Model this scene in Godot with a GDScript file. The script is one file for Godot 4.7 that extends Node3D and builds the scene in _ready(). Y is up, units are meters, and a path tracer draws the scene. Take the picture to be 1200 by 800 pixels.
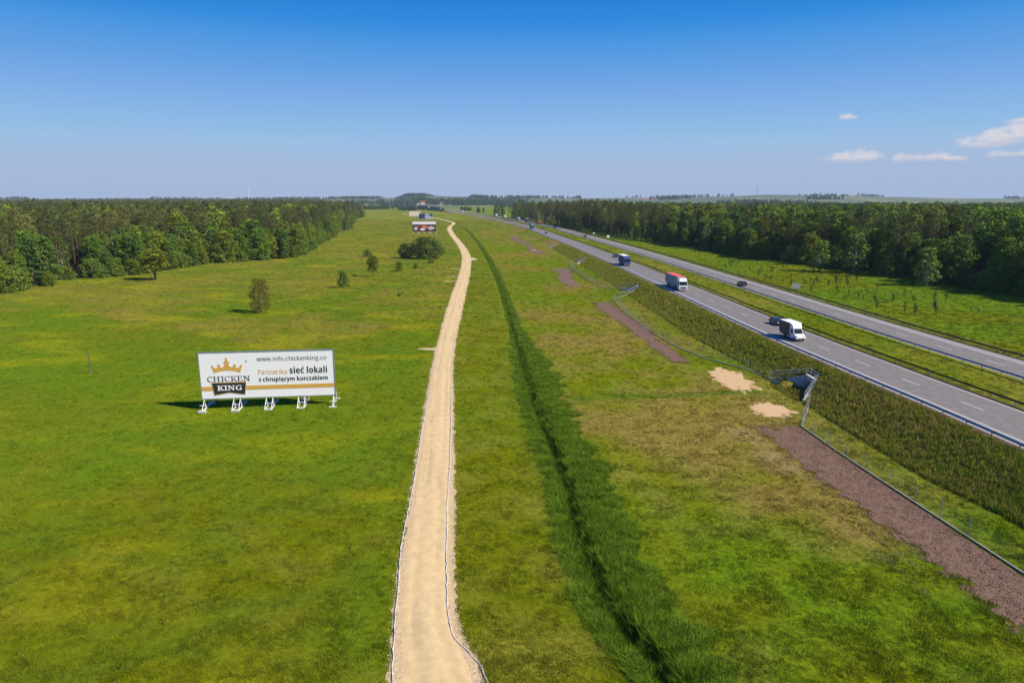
extends Node3D

# ---------------------------------------------------------------- state
var M := {}
var taken := {}
var rng := RandomNumberGenerator.new()
var n_big := FastNoiseLite.new()
var n_mid := FastNoiseLite.new()
var n_small := FastNoiseLite.new()
var n_roll := FastNoiseLite.new()
var road_l: PackedFloat32Array
var road_r: PackedFloat32Array
var ditch: PackedFloat32Array
var fence: PackedFloat32Array
var foot: PackedFloat32Array
var rail: PackedFloat32Array
var mwy: PackedFloat32Array
var edge_left: PackedFloat32Array
var edge_right: PackedFloat32Array
const S0 := -80.0
const STEP := 2.0
const COUNT := 3700
# the culverts under the motorway: distance along it and width of the headwall
var culverts := [[104.5, 4.0], [219.0, 3.6], [322.0, 3.4], [425.0, 3.4]]
# bare patches: [x, s, radius across, radius along, kind]
var patches := [[36.3, 109.0, 3.0, 7.2, "sand"], [36.6, 92.0, 2.9, 3.4, "sand"],
	[12.6, 399.0, 2.6, 7.0, "sand"], [-15.6, 132.0, 3.0, 1.3, "track"], [-21.4, 246.0, 4.2, 1.2, "track"], [-22.4, 262.0, 3.2, 1.2, "track"],
	[-23.4, 291.0, 2.6, 1.3, "track"], [-20.4, 338.0, 3.2, 9.0, "track"], [-95.0, 730.0, 7.0, 7.0, "sand"]]

# ---------------------------------------------------------------- curves: x of a line that runs along the valley, by distance s = -z
func curve(pts: Array) -> PackedFloat32Array:
	var out := PackedFloat32Array()
	out.resize(COUNT)
	var n := pts.size()
	var m := []
	for i in n:
		var a: Array = pts[max(i - 1, 0)]
		var b: Array = pts[min(i + 1, n - 1)]
		m.append((b[1] - a[1]) / (b[0] - a[0]))
	var k := 0
	for i in COUNT:
		var s := S0 + i * STEP
		while k < n - 2 and s > pts[k + 1][0]:
			k += 1
		var s1: float = pts[k][0]
		var s2: float = pts[k + 1][0]
		var h := s2 - s1
		var t := (s - s1) / h
		if t < 0.0:
			out[i] = pts[k][1] + (s - s1) * m[k]
		elif t > 1.0:
			out[i] = pts[k + 1][1] + (s - s2) * m[k + 1]
		else:
			var t2 := t * t
			var t3 := t2 * t
			out[i] = (2 * t3 - 3 * t2 + 1) * pts[k][1] + (t3 - 2 * t2 + t) * h * m[k] + (-2 * t3 + 3 * t2) * pts[k + 1][1] + (t3 - t2) * h * m[k + 1]
	return out

func at(t: PackedFloat32Array, s: float) -> float:
	var f := clampf((s - S0) / STEP, 0.0, COUNT - 1.001)
	var i := int(f)
	return lerpf(t[i], t[i + 1], f - i)

func make_curves():
	road_l = curve([[-60, -3.5], [20, -6.4], [36.7, -7.6], [48, -9.0], [60, -9.9], [92, -12.4], [131, -15.1], [202, -18.6], [280, -21.5], [358, -26.3], [450, -36.0], [578, -52.2], [700, -66.0], [765, -70.4], [830, -72.5], [900, -80.0], [1152, -136.0], [1500, -240.0], [7300, -1500.0]])
	road_r = curve([[-60, 1.5], [20, -0.6], [36.7, -1.6], [40, -2.8], [43.7, -4.0], [60, -5.4], [92, -8.2], [131, -11.3], [202, -14.0], [280, -17.0], [358, -21.7], [450, -31.5], [578, -47.7], [700, -61.0], [765, -65.8], [830, -68.0], [900, -75.5], [1152, -131.5], [1500, -235.0], [7300, -1494.0]])
	ditch = curve([[-60, 15.0], [20, 11.0], [36.7, 9.7], [41.8, 7.8], [50.8, 6.2], [68, 5.5], [96.4, 3.2], [159, 0.0], [274, -6.8], [465, -23.0], [698, -47.4], [900, -72.0], [1300, -140.0], [7300, -1400.0]])
	fence = curve([[-60, 44.0], [30, 41.8], [49, 40.5], [58, 39.7], [71, 38.6], [85, 37.8], [100, 38.0], [125, 35.3], [135, 32.8], [151, 30.7], [178, 29.3], [200, 29.6], [245, 27.5], [342, 22.0], [500, 8.0], [700, -14.0], [900, -44.0], [1300, -112.0], [7300, -1350.0]])
	rail = curve([[-60, 68.0], [60, 55.9], [83, 54.1], [101, 52.3], [136, 49.3], [216, 45.2], [287, 41.4], [359, 36.8], [415, 32.6], [491, 26.3], [584, 19.0], [708, 6.5], [879, -18.5], [1075, -51.0], [1298, -93.0], [1702, -170.0], [1900, -222.0], [2270, -345.0], [2700, -520.0], [7300, -2600.0]])
	foot = rail.duplicate()
	var off := curve([[-60, -13.0], [57, -9.6], [69, -10.9], [88, -10.6], [117, -8.6], [149, -9.5], [274, -8.5], [400, -8.5], [1300, -10.0], [7300, -16.0]])
	for i in COUNT:
		foot[i] += off[i]
	mwy = curve([[-60, 2.5], [1200, 2.5], [1500, 3.2], [1900, 7.0], [2300, 9.0], [2800, 10.0], [7300, 10.0]])
	edge_left = curve([[150, -205], [195, -176], [211, -163], [233, -161], [248, -165], [259, -154], [274, -151], [311, -141], [324, -131], [345, -114], [360, -113], [401, -121], [500, -137], [624, -156], [846, -196], [1000, -235], [2500, -760], [7300, -2500]])
	edge_right = curve([[100, 165], [170, 151], [191, 147], [220, 146], [266, 136], [356, 113], [450, 98], [549, 71], [700, 52], [802, 37], [1000, 2], [1180, -32], [1300, -52], [7300, -1200]])

func smooth(a: float, b: float, x: float) -> float:
	var t := clampf((x - a) / (b - a), 0.0, 1.0)
	return t * t * (3.0 - 2.0 * t)

func ground_y(x: float, s: float) -> float:
	var o := x - at(rail, s)
	var my := at(mwy, s)
	var f := at(foot, s) - at(rail, s)
	var y := 0.0
	if o < f:
		var d := absf(x - at(ditch, s))
		y = n_roll.get_noise_2d(x, s) * 0.5 * smooth(4.0, 22.0, at(road_l, s) - x)
		if d < 2.4 and s < 760.0:
			var depth := 1.1 * (1.0 - smooth(560.0, 760.0, s))
			y -= depth * (1.0 - smooth(0.25, 1.55, d))
	elif o < -1.2:
		y = my * smooth(f - 0.5, -1.0, o)
	elif o < 13.0 or (o > 23.0 and o < 36.5):
		y = my
	elif o <= 23.0:
		y = my - 0.4 * sin((o - 13.0) / 10.0 * PI)
	else:
		y = lerpf(my, 1.3, smooth(36.5, 42.0, o)) + n_roll.get_noise_2d(x, s) * 0.5 * smooth(44.0, 60.0, o)
	if o > -16.0 and o < 0.0:
		for c in culverts:
			var b: float = absf(s - c[0])
			if b < 11.0:
				var a := -4.6 - o
				if a > -1.6 and a < 7.0 and absf(s - c[0] + maxf(a, 0.0) * 0.45) < c[1] * 0.5 + maxf(a, 0.0) * 0.8:
					y = minf(y, lerpf(-1.0, 0.0, smooth(4.0, 7.0, a)))
	return y

# ---------------------------------------------------------------- nodes
func numbered(called: String) -> String:
	if not taken.has(called):
		taken[called] = 0
		return called
	taken[called] += 1
	return "%s_%03d" % [called, taken[called]]

func tag(o: Node, label: String, category: String, group := ""):
	o.set_meta("label", label)
	o.set_meta("category", category)
	if group != "":
		o.set_meta("group", group)

func thing(called: String, label: String, category: String, where := Vector3.ZERO, turn := 0.0, group := "") -> Node3D:
	var o := Node3D.new()
	o.name = numbered(called)
	add_child(o)
	o.position = where
	o.rotation.y = turn
	tag(o, label, category, group)
	return o

func part(mesh: Mesh, called: String, m: Material, parent: Node) -> MeshInstance3D:
	var o := MeshInstance3D.new()
	o.name = called
	o.mesh = mesh
	o.material_override = m
	parent.add_child(o, true)
	return o

func structure(mesh: Mesh, called: String, m: Material) -> MeshInstance3D:
	var o := MeshInstance3D.new()
	o.name = numbered(called)
	o.mesh = mesh
	o.material_override = m
	add_child(o)
	o.set_meta("kind", "structure")
	return o

func copy(o: Node3D, label: String) -> Node3D:
	var c: Node3D = o.duplicate()
	c.name = numbered(String(o.name).trim_suffix("_000"))
	add_child(c)
	c.set_meta("label", label)
	return c

# ---------------------------------------------------------------- mesh builder: faces given counter-clockwise as seen from outside
class Shape:
	var v := PackedVector3Array()
	var n := PackedVector3Array()
	var c := PackedColorArray()
	var colored := false
	var tint := Color(1, 1, 1)
	func tri(a: Vector3, b: Vector3, d: Vector3):
		var nn := (b - a).cross(d - a).normalized()
		v.append(a); v.append(d); v.append(b)
		n.append(nn); n.append(nn); n.append(nn)
		if colored:
			c.append(tint); c.append(tint); c.append(tint)
	func quad(a: Vector3, b: Vector3, d: Vector3, e: Vector3):
		tri(a, b, d)
		tri(a, d, e)
	func box(lo: Vector3, hi: Vector3):
		hexa([Vector3(lo.x, lo.y, lo.z), Vector3(hi.x, lo.y, lo.z), Vector3(hi.x, lo.y, hi.z), Vector3(lo.x, lo.y, hi.z),
			Vector3(lo.x, hi.y, lo.z), Vector3(hi.x, hi.y, lo.z), Vector3(hi.x, hi.y, hi.z), Vector3(lo.x, hi.y, hi.z)])
	# eight corners: four below, four above, in the order -x-z, +x-z, +x+z, -x+z
	func hexa(p: Array):
		quad(p[0], p[1], p[2], p[3])
		quad(p[4], p[7], p[6], p[5])
		quad(p[3], p[2], p[6], p[7])
		quad(p[1], p[0], p[4], p[5])
		quad(p[2], p[1], p[5], p[6])
		quad(p[0], p[3], p[7], p[4])
	# a box with its twelve edges cut off
	func chamfer(lo: Vector3, hi: Vector3, r: float):
		var q := func(sx: int, sy: int, sz: int, ax: int) -> Vector3:
			var p := Vector3(hi.x if sx > 0 else lo.x, hi.y if sy > 0 else lo.y, hi.z if sz > 0 else lo.z)
			if ax != 0: p.x -= sx * r
			if ax != 1: p.y -= sy * r
			if ax != 2: p.z -= sz * r
			return p
		for sg in [-1, 1]:
			face([q.call(sg, -1, -1, 0), q.call(sg, 1, -1, 0), q.call(sg, 1, 1, 0), q.call(sg, -1, 1, 0)], Vector3(sg, 0, 0))
			face([q.call(-1, sg, -1, 1), q.call(1, sg, -1, 1), q.call(1, sg, 1, 1), q.call(-1, sg, 1, 1)], Vector3(0, sg, 0))
			face([q.call(-1, -1, sg, 2), q.call(1, -1, sg, 2), q.call(1, 1, sg, 2), q.call(-1, 1, sg, 2)], Vector3(0, 0, sg))
			for sh in [-1, 1]:
				face([q.call(sg, sh, -1, 0), q.call(sg, sh, 1, 0), q.call(sg, sh, 1, 1), q.call(sg, sh, -1, 1)], Vector3(sg, sh, 0))
				face([q.call(sg, -1, sh, 0), q.call(sg, 1, sh, 0), q.call(sg, 1, sh, 2), q.call(sg, -1, sh, 2)], Vector3(sg, 0, sh))
				face([q.call(-1, sg, sh, 1), q.call(1, sg, sh, 1), q.call(1, sg, sh, 2), q.call(-1, sg, sh, 2)], Vector3(0, sg, sh))
				for sk in [-1, 1]:
					face([q.call(sg, sh, sk, 0), q.call(sg, sh, sk, 1), q.call(sg, sh, sk, 2)], Vector3(sg, sh, sk))
	# a convex polygon turned to face the given way
	func face(p: Array, way: Vector3):
		if (p[1] - p[0]).cross(p[2] - p[0]).dot(way) < 0:
			p.reverse()
		for i in range(1, p.size() - 1):
			tri(p[0], p[i], p[i + 1])
	# a tapered tube through points
	func tube(p: Array, r: Array, sides := 6, caps := true):
		var rings := []
		for i in p.size():
			var d: Vector3 = (p[min(i + 1, p.size() - 1)] - p[max(i - 1, 0)]).normalized()
			var u := d.cross(Vector3(0.31, 0.12, 0.94) if absf(d.y) > 0.8 else Vector3.UP).normalized()
			var w := d.cross(u).normalized()
			var ring := []
			for k in sides:
				var an := TAU * k / sides
				ring.append(p[i] + (u * cos(an) + w * sin(an)) * r[i])
			rings.append(ring)
		for i in p.size() - 1:
			for k in sides:
				var k2 := (k + 1) % sides
				var out: Vector3 = (rings[i][k] + rings[i][k2]) * 0.5 - p[i]
				face([rings[i][k], rings[i][k2], rings[i + 1][k2], rings[i + 1][k]], out)
		if caps:
			face(rings[0].duplicate(), p[0] - p[1])
			face(rings[-1].duplicate(), p[-1] - p[-2])
	# a solid made by pushing a polygon in the y-z plane along x
	func prism(poly: PackedVector2Array, x0: float, x1: float, inset := PackedFloat32Array()):
		var idx := Geometry2D.triangulate_polygon(poly)
		var at_x := func(i: int, x: float) -> Vector3:
			var k: float = inset[i] if inset.size() else 0.0
			return Vector3(x + (k if x < (x0 + x1) * 0.5 else -k), poly[i].y, poly[i].x)
		for i in range(0, idx.size(), 3):
			for x in [x0, x1]:
				face([at_x.call(idx[i], x), at_x.call(idx[i + 1], x), at_x.call(idx[i + 2], x)], Vector3(-1 if x == x0 else 1, 0, 0))
		var area := 0.0
		for i in poly.size():
			area += poly[i].cross(poly[(i + 1) % poly.size()])
		for i in poly.size():
			var j := (i + 1) % poly.size()
			var e := poly[j] - poly[i]
			var out := Vector2(e.y, -e.x) * signf(area)
			face([at_x.call(i, x0), at_x.call(j, x0), at_x.call(j, x1), at_x.call(i, x1)], Vector3(0, out.y, out.x))
	func mesh() -> ArrayMesh:
		var arr := []
		arr.resize(Mesh.ARRAY_MAX)
		arr[Mesh.ARRAY_VERTEX] = v
		arr[Mesh.ARRAY_NORMAL] = n
		if colored:
			arr[Mesh.ARRAY_COLOR] = c
		var m := ArrayMesh.new()
		m.add_surface_from_arrays(Mesh.PRIMITIVE_TRIANGLES, arr)
		return m

# an indexed sheet with smooth normals from rows of points
func sheet(rows: Array, colors: Array = []) -> ArrayMesh:
	var v := PackedVector3Array()
	var n := PackedVector3Array()
	var c := PackedColorArray()
	var idx := PackedInt32Array()
	var w: int = rows[0].size()
	for r in rows.size():
		for k in w:
			var p: Vector3 = rows[r][k]
			v.append(p)
			var dx: Vector3 = rows[r][min(k + 1, w - 1)] - rows[r][max(k - 1, 0)]
			var dz: Vector3 = rows[min(r + 1, rows.size() - 1)][k] - rows[max(r - 1, 0)][k]
			var nn := dx.cross(dz).normalized()
			if nn.length_squared() < 0.5:
				nn = Vector3.UP
			n.append(nn if nn.y >= 0 else -nn)
			if colors.size():
				c.append(colors[r][k])
	for r in rows.size() - 1:
		for k in w - 1:
			var a := r * w + k
			idx.append_array([a, a + w, a + 1, a + 1, a + w, a + w + 1])
	var arr := []
	arr.resize(Mesh.ARRAY_MAX)
	arr[Mesh.ARRAY_VERTEX] = v
	arr[Mesh.ARRAY_NORMAL] = n
	if colors.size():
		arr[Mesh.ARRAY_COLOR] = c
	arr[Mesh.ARRAY_INDEX] = idx
	var m := ArrayMesh.new()
	m.add_surface_from_arrays(Mesh.PRIMITIVE_TRIANGLES, arr)
	return m

# ---------------------------------------------------------------- materials; colours are linear base colours
func lin(r: float, g: float, b: float) -> Color:
	return Color(r, g, b).linear_to_srgb()

func mat(called: String, r: float, g: float, b: float, rough := 0.8, metal := 0.0) -> StandardMaterial3D:
	var m := StandardMaterial3D.new()
	m.resource_name = called
	m.albedo_color = lin(r, g, b)
	m.roughness = rough
	m.metallic = metal
	M[called] = m
	return m

# a grain texture: fine and coarse noise mixed, tinted between two multipliers (linear)
func grain(size: int, freq: float, a: Color, b: Color, seed_: int, fine := 0.5) -> ImageTexture:
	var f := FastNoiseLite.new()
	f.seed = seed_
	f.noise_type = FastNoiseLite.TYPE_SIMPLEX_SMOOTH
	f.frequency = freq
	f.fractal_octaves = 5
	f.fractal_gain = 0.7
	var g := FastNoiseLite.new()
	g.seed = seed_ + 7
	g.noise_type = FastNoiseLite.TYPE_CELLULAR
	g.frequency = freq * 9.0
	var i1 := f.get_seamless_image(size, size)
	var i2 := g.get_seamless_image(size, size)
	var d1 := i1.get_data()
	var d2 := i2.get_data()
	var out := PackedByteArray()
	out.resize(size * size * 3)
	var lut := []
	for k in 256:
		var col := a.lerp(b, k / 255.0).linear_to_srgb()
		lut.append([int(clampf(col.r, 0, 1) * 255), int(clampf(col.g, 0, 1) * 255), int(clampf(col.b, 0, 1) * 255)])
	for k in size * size:
		var t: float = d1[k] * (1.0 - fine) + d2[k] * fine
		var l: Array = lut[int(t)]
		out[k * 3] = l[0]
		out[k * 3 + 1] = l[1]
		out[k * 3 + 2] = l[2]
	return ImageTexture.create_from_image(Image.create_from_data(size, size, false, Image.FORMAT_RGB8, out))

func textured(m: StandardMaterial3D, tex: Texture2D, metres: float):
	m.albedo_texture = tex
	m.uv1_triplanar = true
	m.uv1_world_triplanar = true
	m.uv1_scale = Vector3.ONE / metres

func make_materials():
	var g := mat("ground", 1, 1, 1, 1.0)
	g.metallic_specular = 0.05
	g.vertex_color_use_as_albedo = true
	textured(g, grain(512, 0.02, Color(0.45, 0.5, 0.4), Color(1.25, 1.2, 1.2), 3, 0.4), 9.0)
	for k in [["leaf", 0.75], ["needle", 0.2], ["blade", 0.75]]:
		var m := mat(k[0], 1, 1, 1, 0.6)
		m.vertex_color_use_as_albedo = true
		m.backlight = Color(k[1], k[1], k[1] * 0.5)
		m.metallic_specular = 0.12
		m.cull_mode = BaseMaterial3D.CULL_DISABLED
	mat("bark", 0.09, 0.065, 0.045, 0.95)
	mat("pine_bark", 0.17, 0.085, 0.045, 0.95)
	mat("birch_bark", 0.42, 0.40, 0.36, 0.9)
	textured(mat("asphalt", 1, 1, 1, 0.85), grain(512, 0.012, Color(0.114, 0.105, 0.099), Color(0.200, 0.184, 0.174), 11, 0.3), 14.0)
	textured(mat("shoulder", 1, 1, 1, 0.88), grain(512, 0.012, Color(0.19, 0.180, 0.178), Color(0.285, 0.270, 0.262), 12, 0.3), 11.0)
	textured(mat("road_paint", 1, 1, 1, 0.7), grain(256, 0.05, Color(0.26, 0.26, 0.26), Color(0.52, 0.52, 0.52), 13, 0.4), 3.0)
	textured(mat("sand", 1, 1, 1, 0.95), grain(512, 0.012, Color(0.445, 0.312, 0.147), Color(0.66, 0.503, 0.267), 14, 0.35), 8.0)
	textured(mat("bare_soil", 1, 1, 1, 0.95), grain(512, 0.02, Color(0.34, 0.22, 0.11), Color(0.62, 0.43, 0.23), 24, 0.4), 5.0)
	textured(mat("gravel", 1, 1, 1, 0.95), grain(512, 0.03, Color(0.30, 0.21, 0.105), Color(0.66, 0.51, 0.31), 15, 0.6), 4.0)
	textured(mat("mulch", 1, 1, 1, 0.95), grain(512, 0.03, Color(0.064, 0.038, 0.025), Color(0.222, 0.128, 0.084), 16, 0.55), 5.0)
	textured(mat("concrete", 1, 1, 1, 0.9), grain(256, 0.03, Color(0.36, 0.35, 0.33), Color(0.52, 0.51, 0.48), 17, 0.3), 3.0)
	M.sand.vertex_color_use_as_albedo = true
	mat("steel", 0.45, 0.47, 0.50, 0.42, 0.75)
	mat("weathered_steel", 0.30, 0.32, 0.34, 0.55, 0.5)
	mat("white_paint", 0.80, 0.80, 0.80, 0.4)
	mat("white_print", 0.84, 0.84, 0.85, 0.6)
	mat("gold_print", 0.62, 0.36, 0.07, 0.6)
	mat("black_print", 0.018, 0.018, 0.022, 0.6)
	mat("grey_print", 0.12, 0.12, 0.13, 0.6)
	mat("tyre", 0.02, 0.02, 0.021, 0.85)
	mat("rim", 0.40, 0.41, 0.43, 0.35, 0.8)
	mat("black_plastic", 0.022, 0.022, 0.024, 0.55)
	mat("headlight", 0.70, 0.72, 0.75, 0.12)
	mat("taillight", 0.35, 0.012, 0.012, 0.2)
	mat("window_glass", 0.018, 0.026, 0.03, 0.05)
	for k in [["dark_car", 0.02, 0.022, 0.026], ["navy_car", 0.008, 0.018, 0.055], ["white_car", 0.75, 0.75, 0.75], ["blue_truck", 0.02, 0.045, 0.22], ["teal_truck", 0.02, 0.20, 0.25], ["red_truck", 0.45, 0.07, 0.03], ["silver_car", 0.42, 0.43, 0.45], ["yellow_truck", 0.75, 0.68, 0.30]]:
		var m := mat(k[0], k[1], k[2], k[3], 0.3)
		m.clearcoat_enabled = true
		m.clearcoat = 0.5
		m.clearcoat_roughness = 0.08
	mat("red_tarpaulin", 0.60, 0.10, 0.09, 0.6)
	mat("grey_tarpaulin", 0.28, 0.31, 0.34, 0.6)
	mat("brown_tarpaulin", 0.085, 0.055, 0.038, 0.6)
	mat("white_tarpaulin", 0.72, 0.72, 0.70, 0.6)
	mat("navy_tarpaulin", 0.03, 0.05, 0.16, 0.6)
	mat("geotextile", 0.52, 0.51, 0.47, 0.95)
	mat("green_board", 0.17, 0.20, 0.15, 0.85)
	mat("navy_panel", 0.03, 0.05, 0.10, 0.5)
	mat("wall_white", 0.70, 0.68, 0.63, 0.9)
	mat("turbine_grey", 0.62, 0.64, 0.68, 0.6)
	mat("roof_red", 0.32, 0.09, 0.06, 0.85)
	var w := mat("ditch_water", 0.012, 0.014, 0.010, 0.06)
	w.metallic_specular = 0.5

# ---------------------------------------------------------------- what grows where: base colour of the ground and its grass (linear)
const FRESH := Color(0.128, 0.204, 0.010)
const OLIVE := Color(0.154, 0.184, 0.007)
const STRAW := Color(0.275, 0.250, 0.044)
const RUST := Color(0.250, 0.168, 0.056)
const DEEP := Color(0.094, 0.172, 0.014)
const SOIL := Color(0.110, 0.080, 0.052)

func ground_color(x: float, s: float) -> Color:
	var big := n_big.get_noise_2d(x, s)
	var mid := n_mid.get_noise_2d(x, s)
	var o := x - at(rail, s)
	var d := x - at(ditch, s)
	var f := at(foot, s) - at(rail, s)
	# the belt of lush growth along the ditch is broad near the culvert drain and narrow farther up
	var thin := lerpf(1.0, 0.34, smooth(105.0, 165.0, s))
	var c: Color
	if o > f:
		if o < -1.2:
			c = OLIVE.lerp(DEEP, clampf(0.4 + mid * 1.4, 0, 1)).lerp(RUST, clampf(0.35 + big * 1.2 + mid * 0.5, 0, 0.75)) * 1.5
		elif o > 12.0 and o < 24.5:
			c = OLIVE.lerp(FRESH, clampf(0.35 + mid * 1.5, 0, 1)).lerp(STRAW, clampf(0.2 + big, 0, 0.6))
		elif o < 36.0:
			c = SOIL
		else:
			c = FRESH.lerp(OLIVE, clampf(0.40 + big * 1.5 + mid * 0.6, 0, 1)) * 1.08
			var strip := 1.0 - smooth(0.9, 2.2, absf(o - 41.0 - big * 1.2))
			c = c.lerp(Color(0.21, 0.135, 0.085), strip * clampf(0.75 + mid * 1.2, 0, 1))
	elif x < at(road_l, s):
		c = FRESH.lerp(OLIVE, clampf(0.52 + big * 1.5 + mid * 0.7, 0, 1))
		c = c.lerp(STRAW, clampf(mid * 0.6 + big * 0.2 - 0.12, 0, 0.3))
		# the far meadow is drier, with rusty bands of sorrel across it
		var far := smooth(-14.0, 14.0, s - 175.0 + big * 110.0 + mid * 45.0)
		var band := n_small.get_noise_2d(x * 0.12, s * 0.35)
		c = c.lerp(STRAW, far * clampf(0.22 + big * 0.6, 0, 0.55)).lerp(RUST, far * clampf(band * 1.5 - 0.02, 0, 0.4))
		# damp runnels and game paths wind through the meadow; yellow hawkweed stands in patches
		var vein := 1.0 - absf(n_big.get_noise_2d(x * 0.9 + 500.0, s * 1.5)) * 9.0
		var vein2 := 1.0 - absf(n_big.get_noise_2d(x * 1.6 - 300.0, s * 2.6 + 90.0)) * 9.0
		c = c.lerp(DEEP, clampf(maxf(vein, vein2 * 0.8), 0, 1) * 0.5)
		c = c.lerp(Color(0.30, 0.30, 0.012), clampf(n_mid.get_noise_2d(x * 0.35 + 40.0, s * 0.7) * 1.7 - 0.25, 0, 0.6))
		# lusher grass round the advertising board
		var near := 1.0 - smooth(8.0, 30.0, Vector2((x + 40.0) * 0.45, s - 96.0 + (x + 40.0) * 0.12).length())
		c = c.lerp(FRESH, near * 0.55)
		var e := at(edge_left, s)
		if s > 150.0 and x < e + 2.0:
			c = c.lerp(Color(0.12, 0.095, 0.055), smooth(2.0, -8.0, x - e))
	elif d < 0.0:
		c = OLIVE.lerp(FRESH, clampf(0.35 + big * 1.4 + mid * 0.8, 0, 1))
		c = c.lerp(STRAW, clampf(0.1 + mid * 0.7, 0, 0.4))
		c = c.lerp(DEEP, 1.0 - smooth(0.8, 3.4, (-d + mid * 0.9) / thin))
	else:
		c = OLIVE.lerp(FRESH, clampf(0.30 + mid * 1.4 - big * 0.8, 0, 1)) * 1.12
		var dry := 1.0 - smooth(6.0, 26.0, Vector2(x - 28.0, (s - 74.0) * 0.7).length())
		c = c.lerp(RUST.lerp(STRAW, 0.45), clampf(0.24 + big * 1.2 + mid * 0.8 + dry * 0.75, 0, 0.92))
		c = c.lerp(DEEP, 1.0 - smooth(1.6, 5.5, (d + mid * 2.4) / thin))
		# wheel marks beside the mulch
		var wm := at(fence, s) - x
		if s > 46.0 and s < 84.0 and wm > 7.0 and wm < 11.5:
			c = c.lerp(Color(0.33, 0.25, 0.12), (1.0 - smooth(0.15, 0.5, minf(absf(wm - 7.9), absf(wm - 9.7)))) * clampf(0.55 + mid * 1.2, 0, 0.9))
		# a side drain runs from the first culvert to the ditch
		if s > 92.0 and s < 112.0 and x > 8.0:
			c = c.lerp(DEEP, (1.0 - smooth(0.5, 1.6, absf(s - 99.0 - (x - 20.0) * 0.12 + mid))) * 0.85)
		if x > at(fence, s) + 0.3:
			c = OLIVE.lerp(FRESH, clampf(0.5 + mid * 1.5, 0, 1)).lerp(RUST.lerp(STRAW, 0.6), clampf(0.3 + big, 0, 0.6))
	return c

func bare(x: float, s: float) -> bool:
	if x > at(road_l, s) - 0.3 + rng.randf() * 0.6 and x < at(road_r, s) + 0.3 - rng.randf() * 0.6:
		return true
	var o := x - at(rail, s)
	if (o > -0.8 and o < 12.2) or (o > 23.2 and o < 35.4):
		return true
	for p in patches:
		var e := Vector2((x - p[0]) / p[2], (s - p[1]) / p[3])
		if absf(e.x) < 1.2 and absf(e.y) < 1.2 and e.length() < 0.80 + rng.randf() * 0.3 + n_small.get_noise_2d(x, s) * 0.4:
			return true
	return mulch_at(x, s) > 0.12 + rng.randf() * 0.75

func mulch_at(x: float, s: float) -> float:
	var e := 0.0
	if s > 28.0 and s < 87.0:
		var d := at(fence, s) - x
		e = minf(smooth(0.3, 0.9, d), 1.0 - smooth(5.0, 6.4, d + n_small.get_noise_2d(x, s) * 1.2))
		e = minf(e, 1.0 - smooth(82.0, 86.0, s + n_small.get_noise_2d(s, x) * 3.0))
	elif s > 119.0 and s < 197.0:
		var d := lerpf(30.6, 25.8, (s - 122.0) / 72.0) - x
		e = 1.0 - smooth(1.2, 2.3, absf(d) + n_mid.get_noise_2d(x * 0.6, s * 0.4) * 1.6 + n_small.get_noise_2d(x, s) * 0.8)
		e = minf(e, smooth(119.0, 123.0, s) - smooth(191.0, 196.0, s))
	elif s > 230.0 and s < 292.0:
		var d := lerpf(21.5, 20.0, (s - 232.0) / 60.0) - x
		e = 1.0 - smooth(1.6, 3.4, absf(d) + n_mid.get_noise_2d(x * 0.6, s * 0.25) * 3.4 + n_small.get_noise_2d(x, s) * 1.0)
	elif s > 376.0 and s < 552.0:
		var d := lerpf(15.8, 1.0, (s - 376.0) / 175.0) - x
		e = 1.0 - smooth(1.2, 4.0, absf(d) + n_mid.get_noise_2d(x * 0.5, s * 0.14) * 5.0 + n_small.get_noise_2d(x * 0.5, s * 0.5) * 1.5)
	return e

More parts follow.
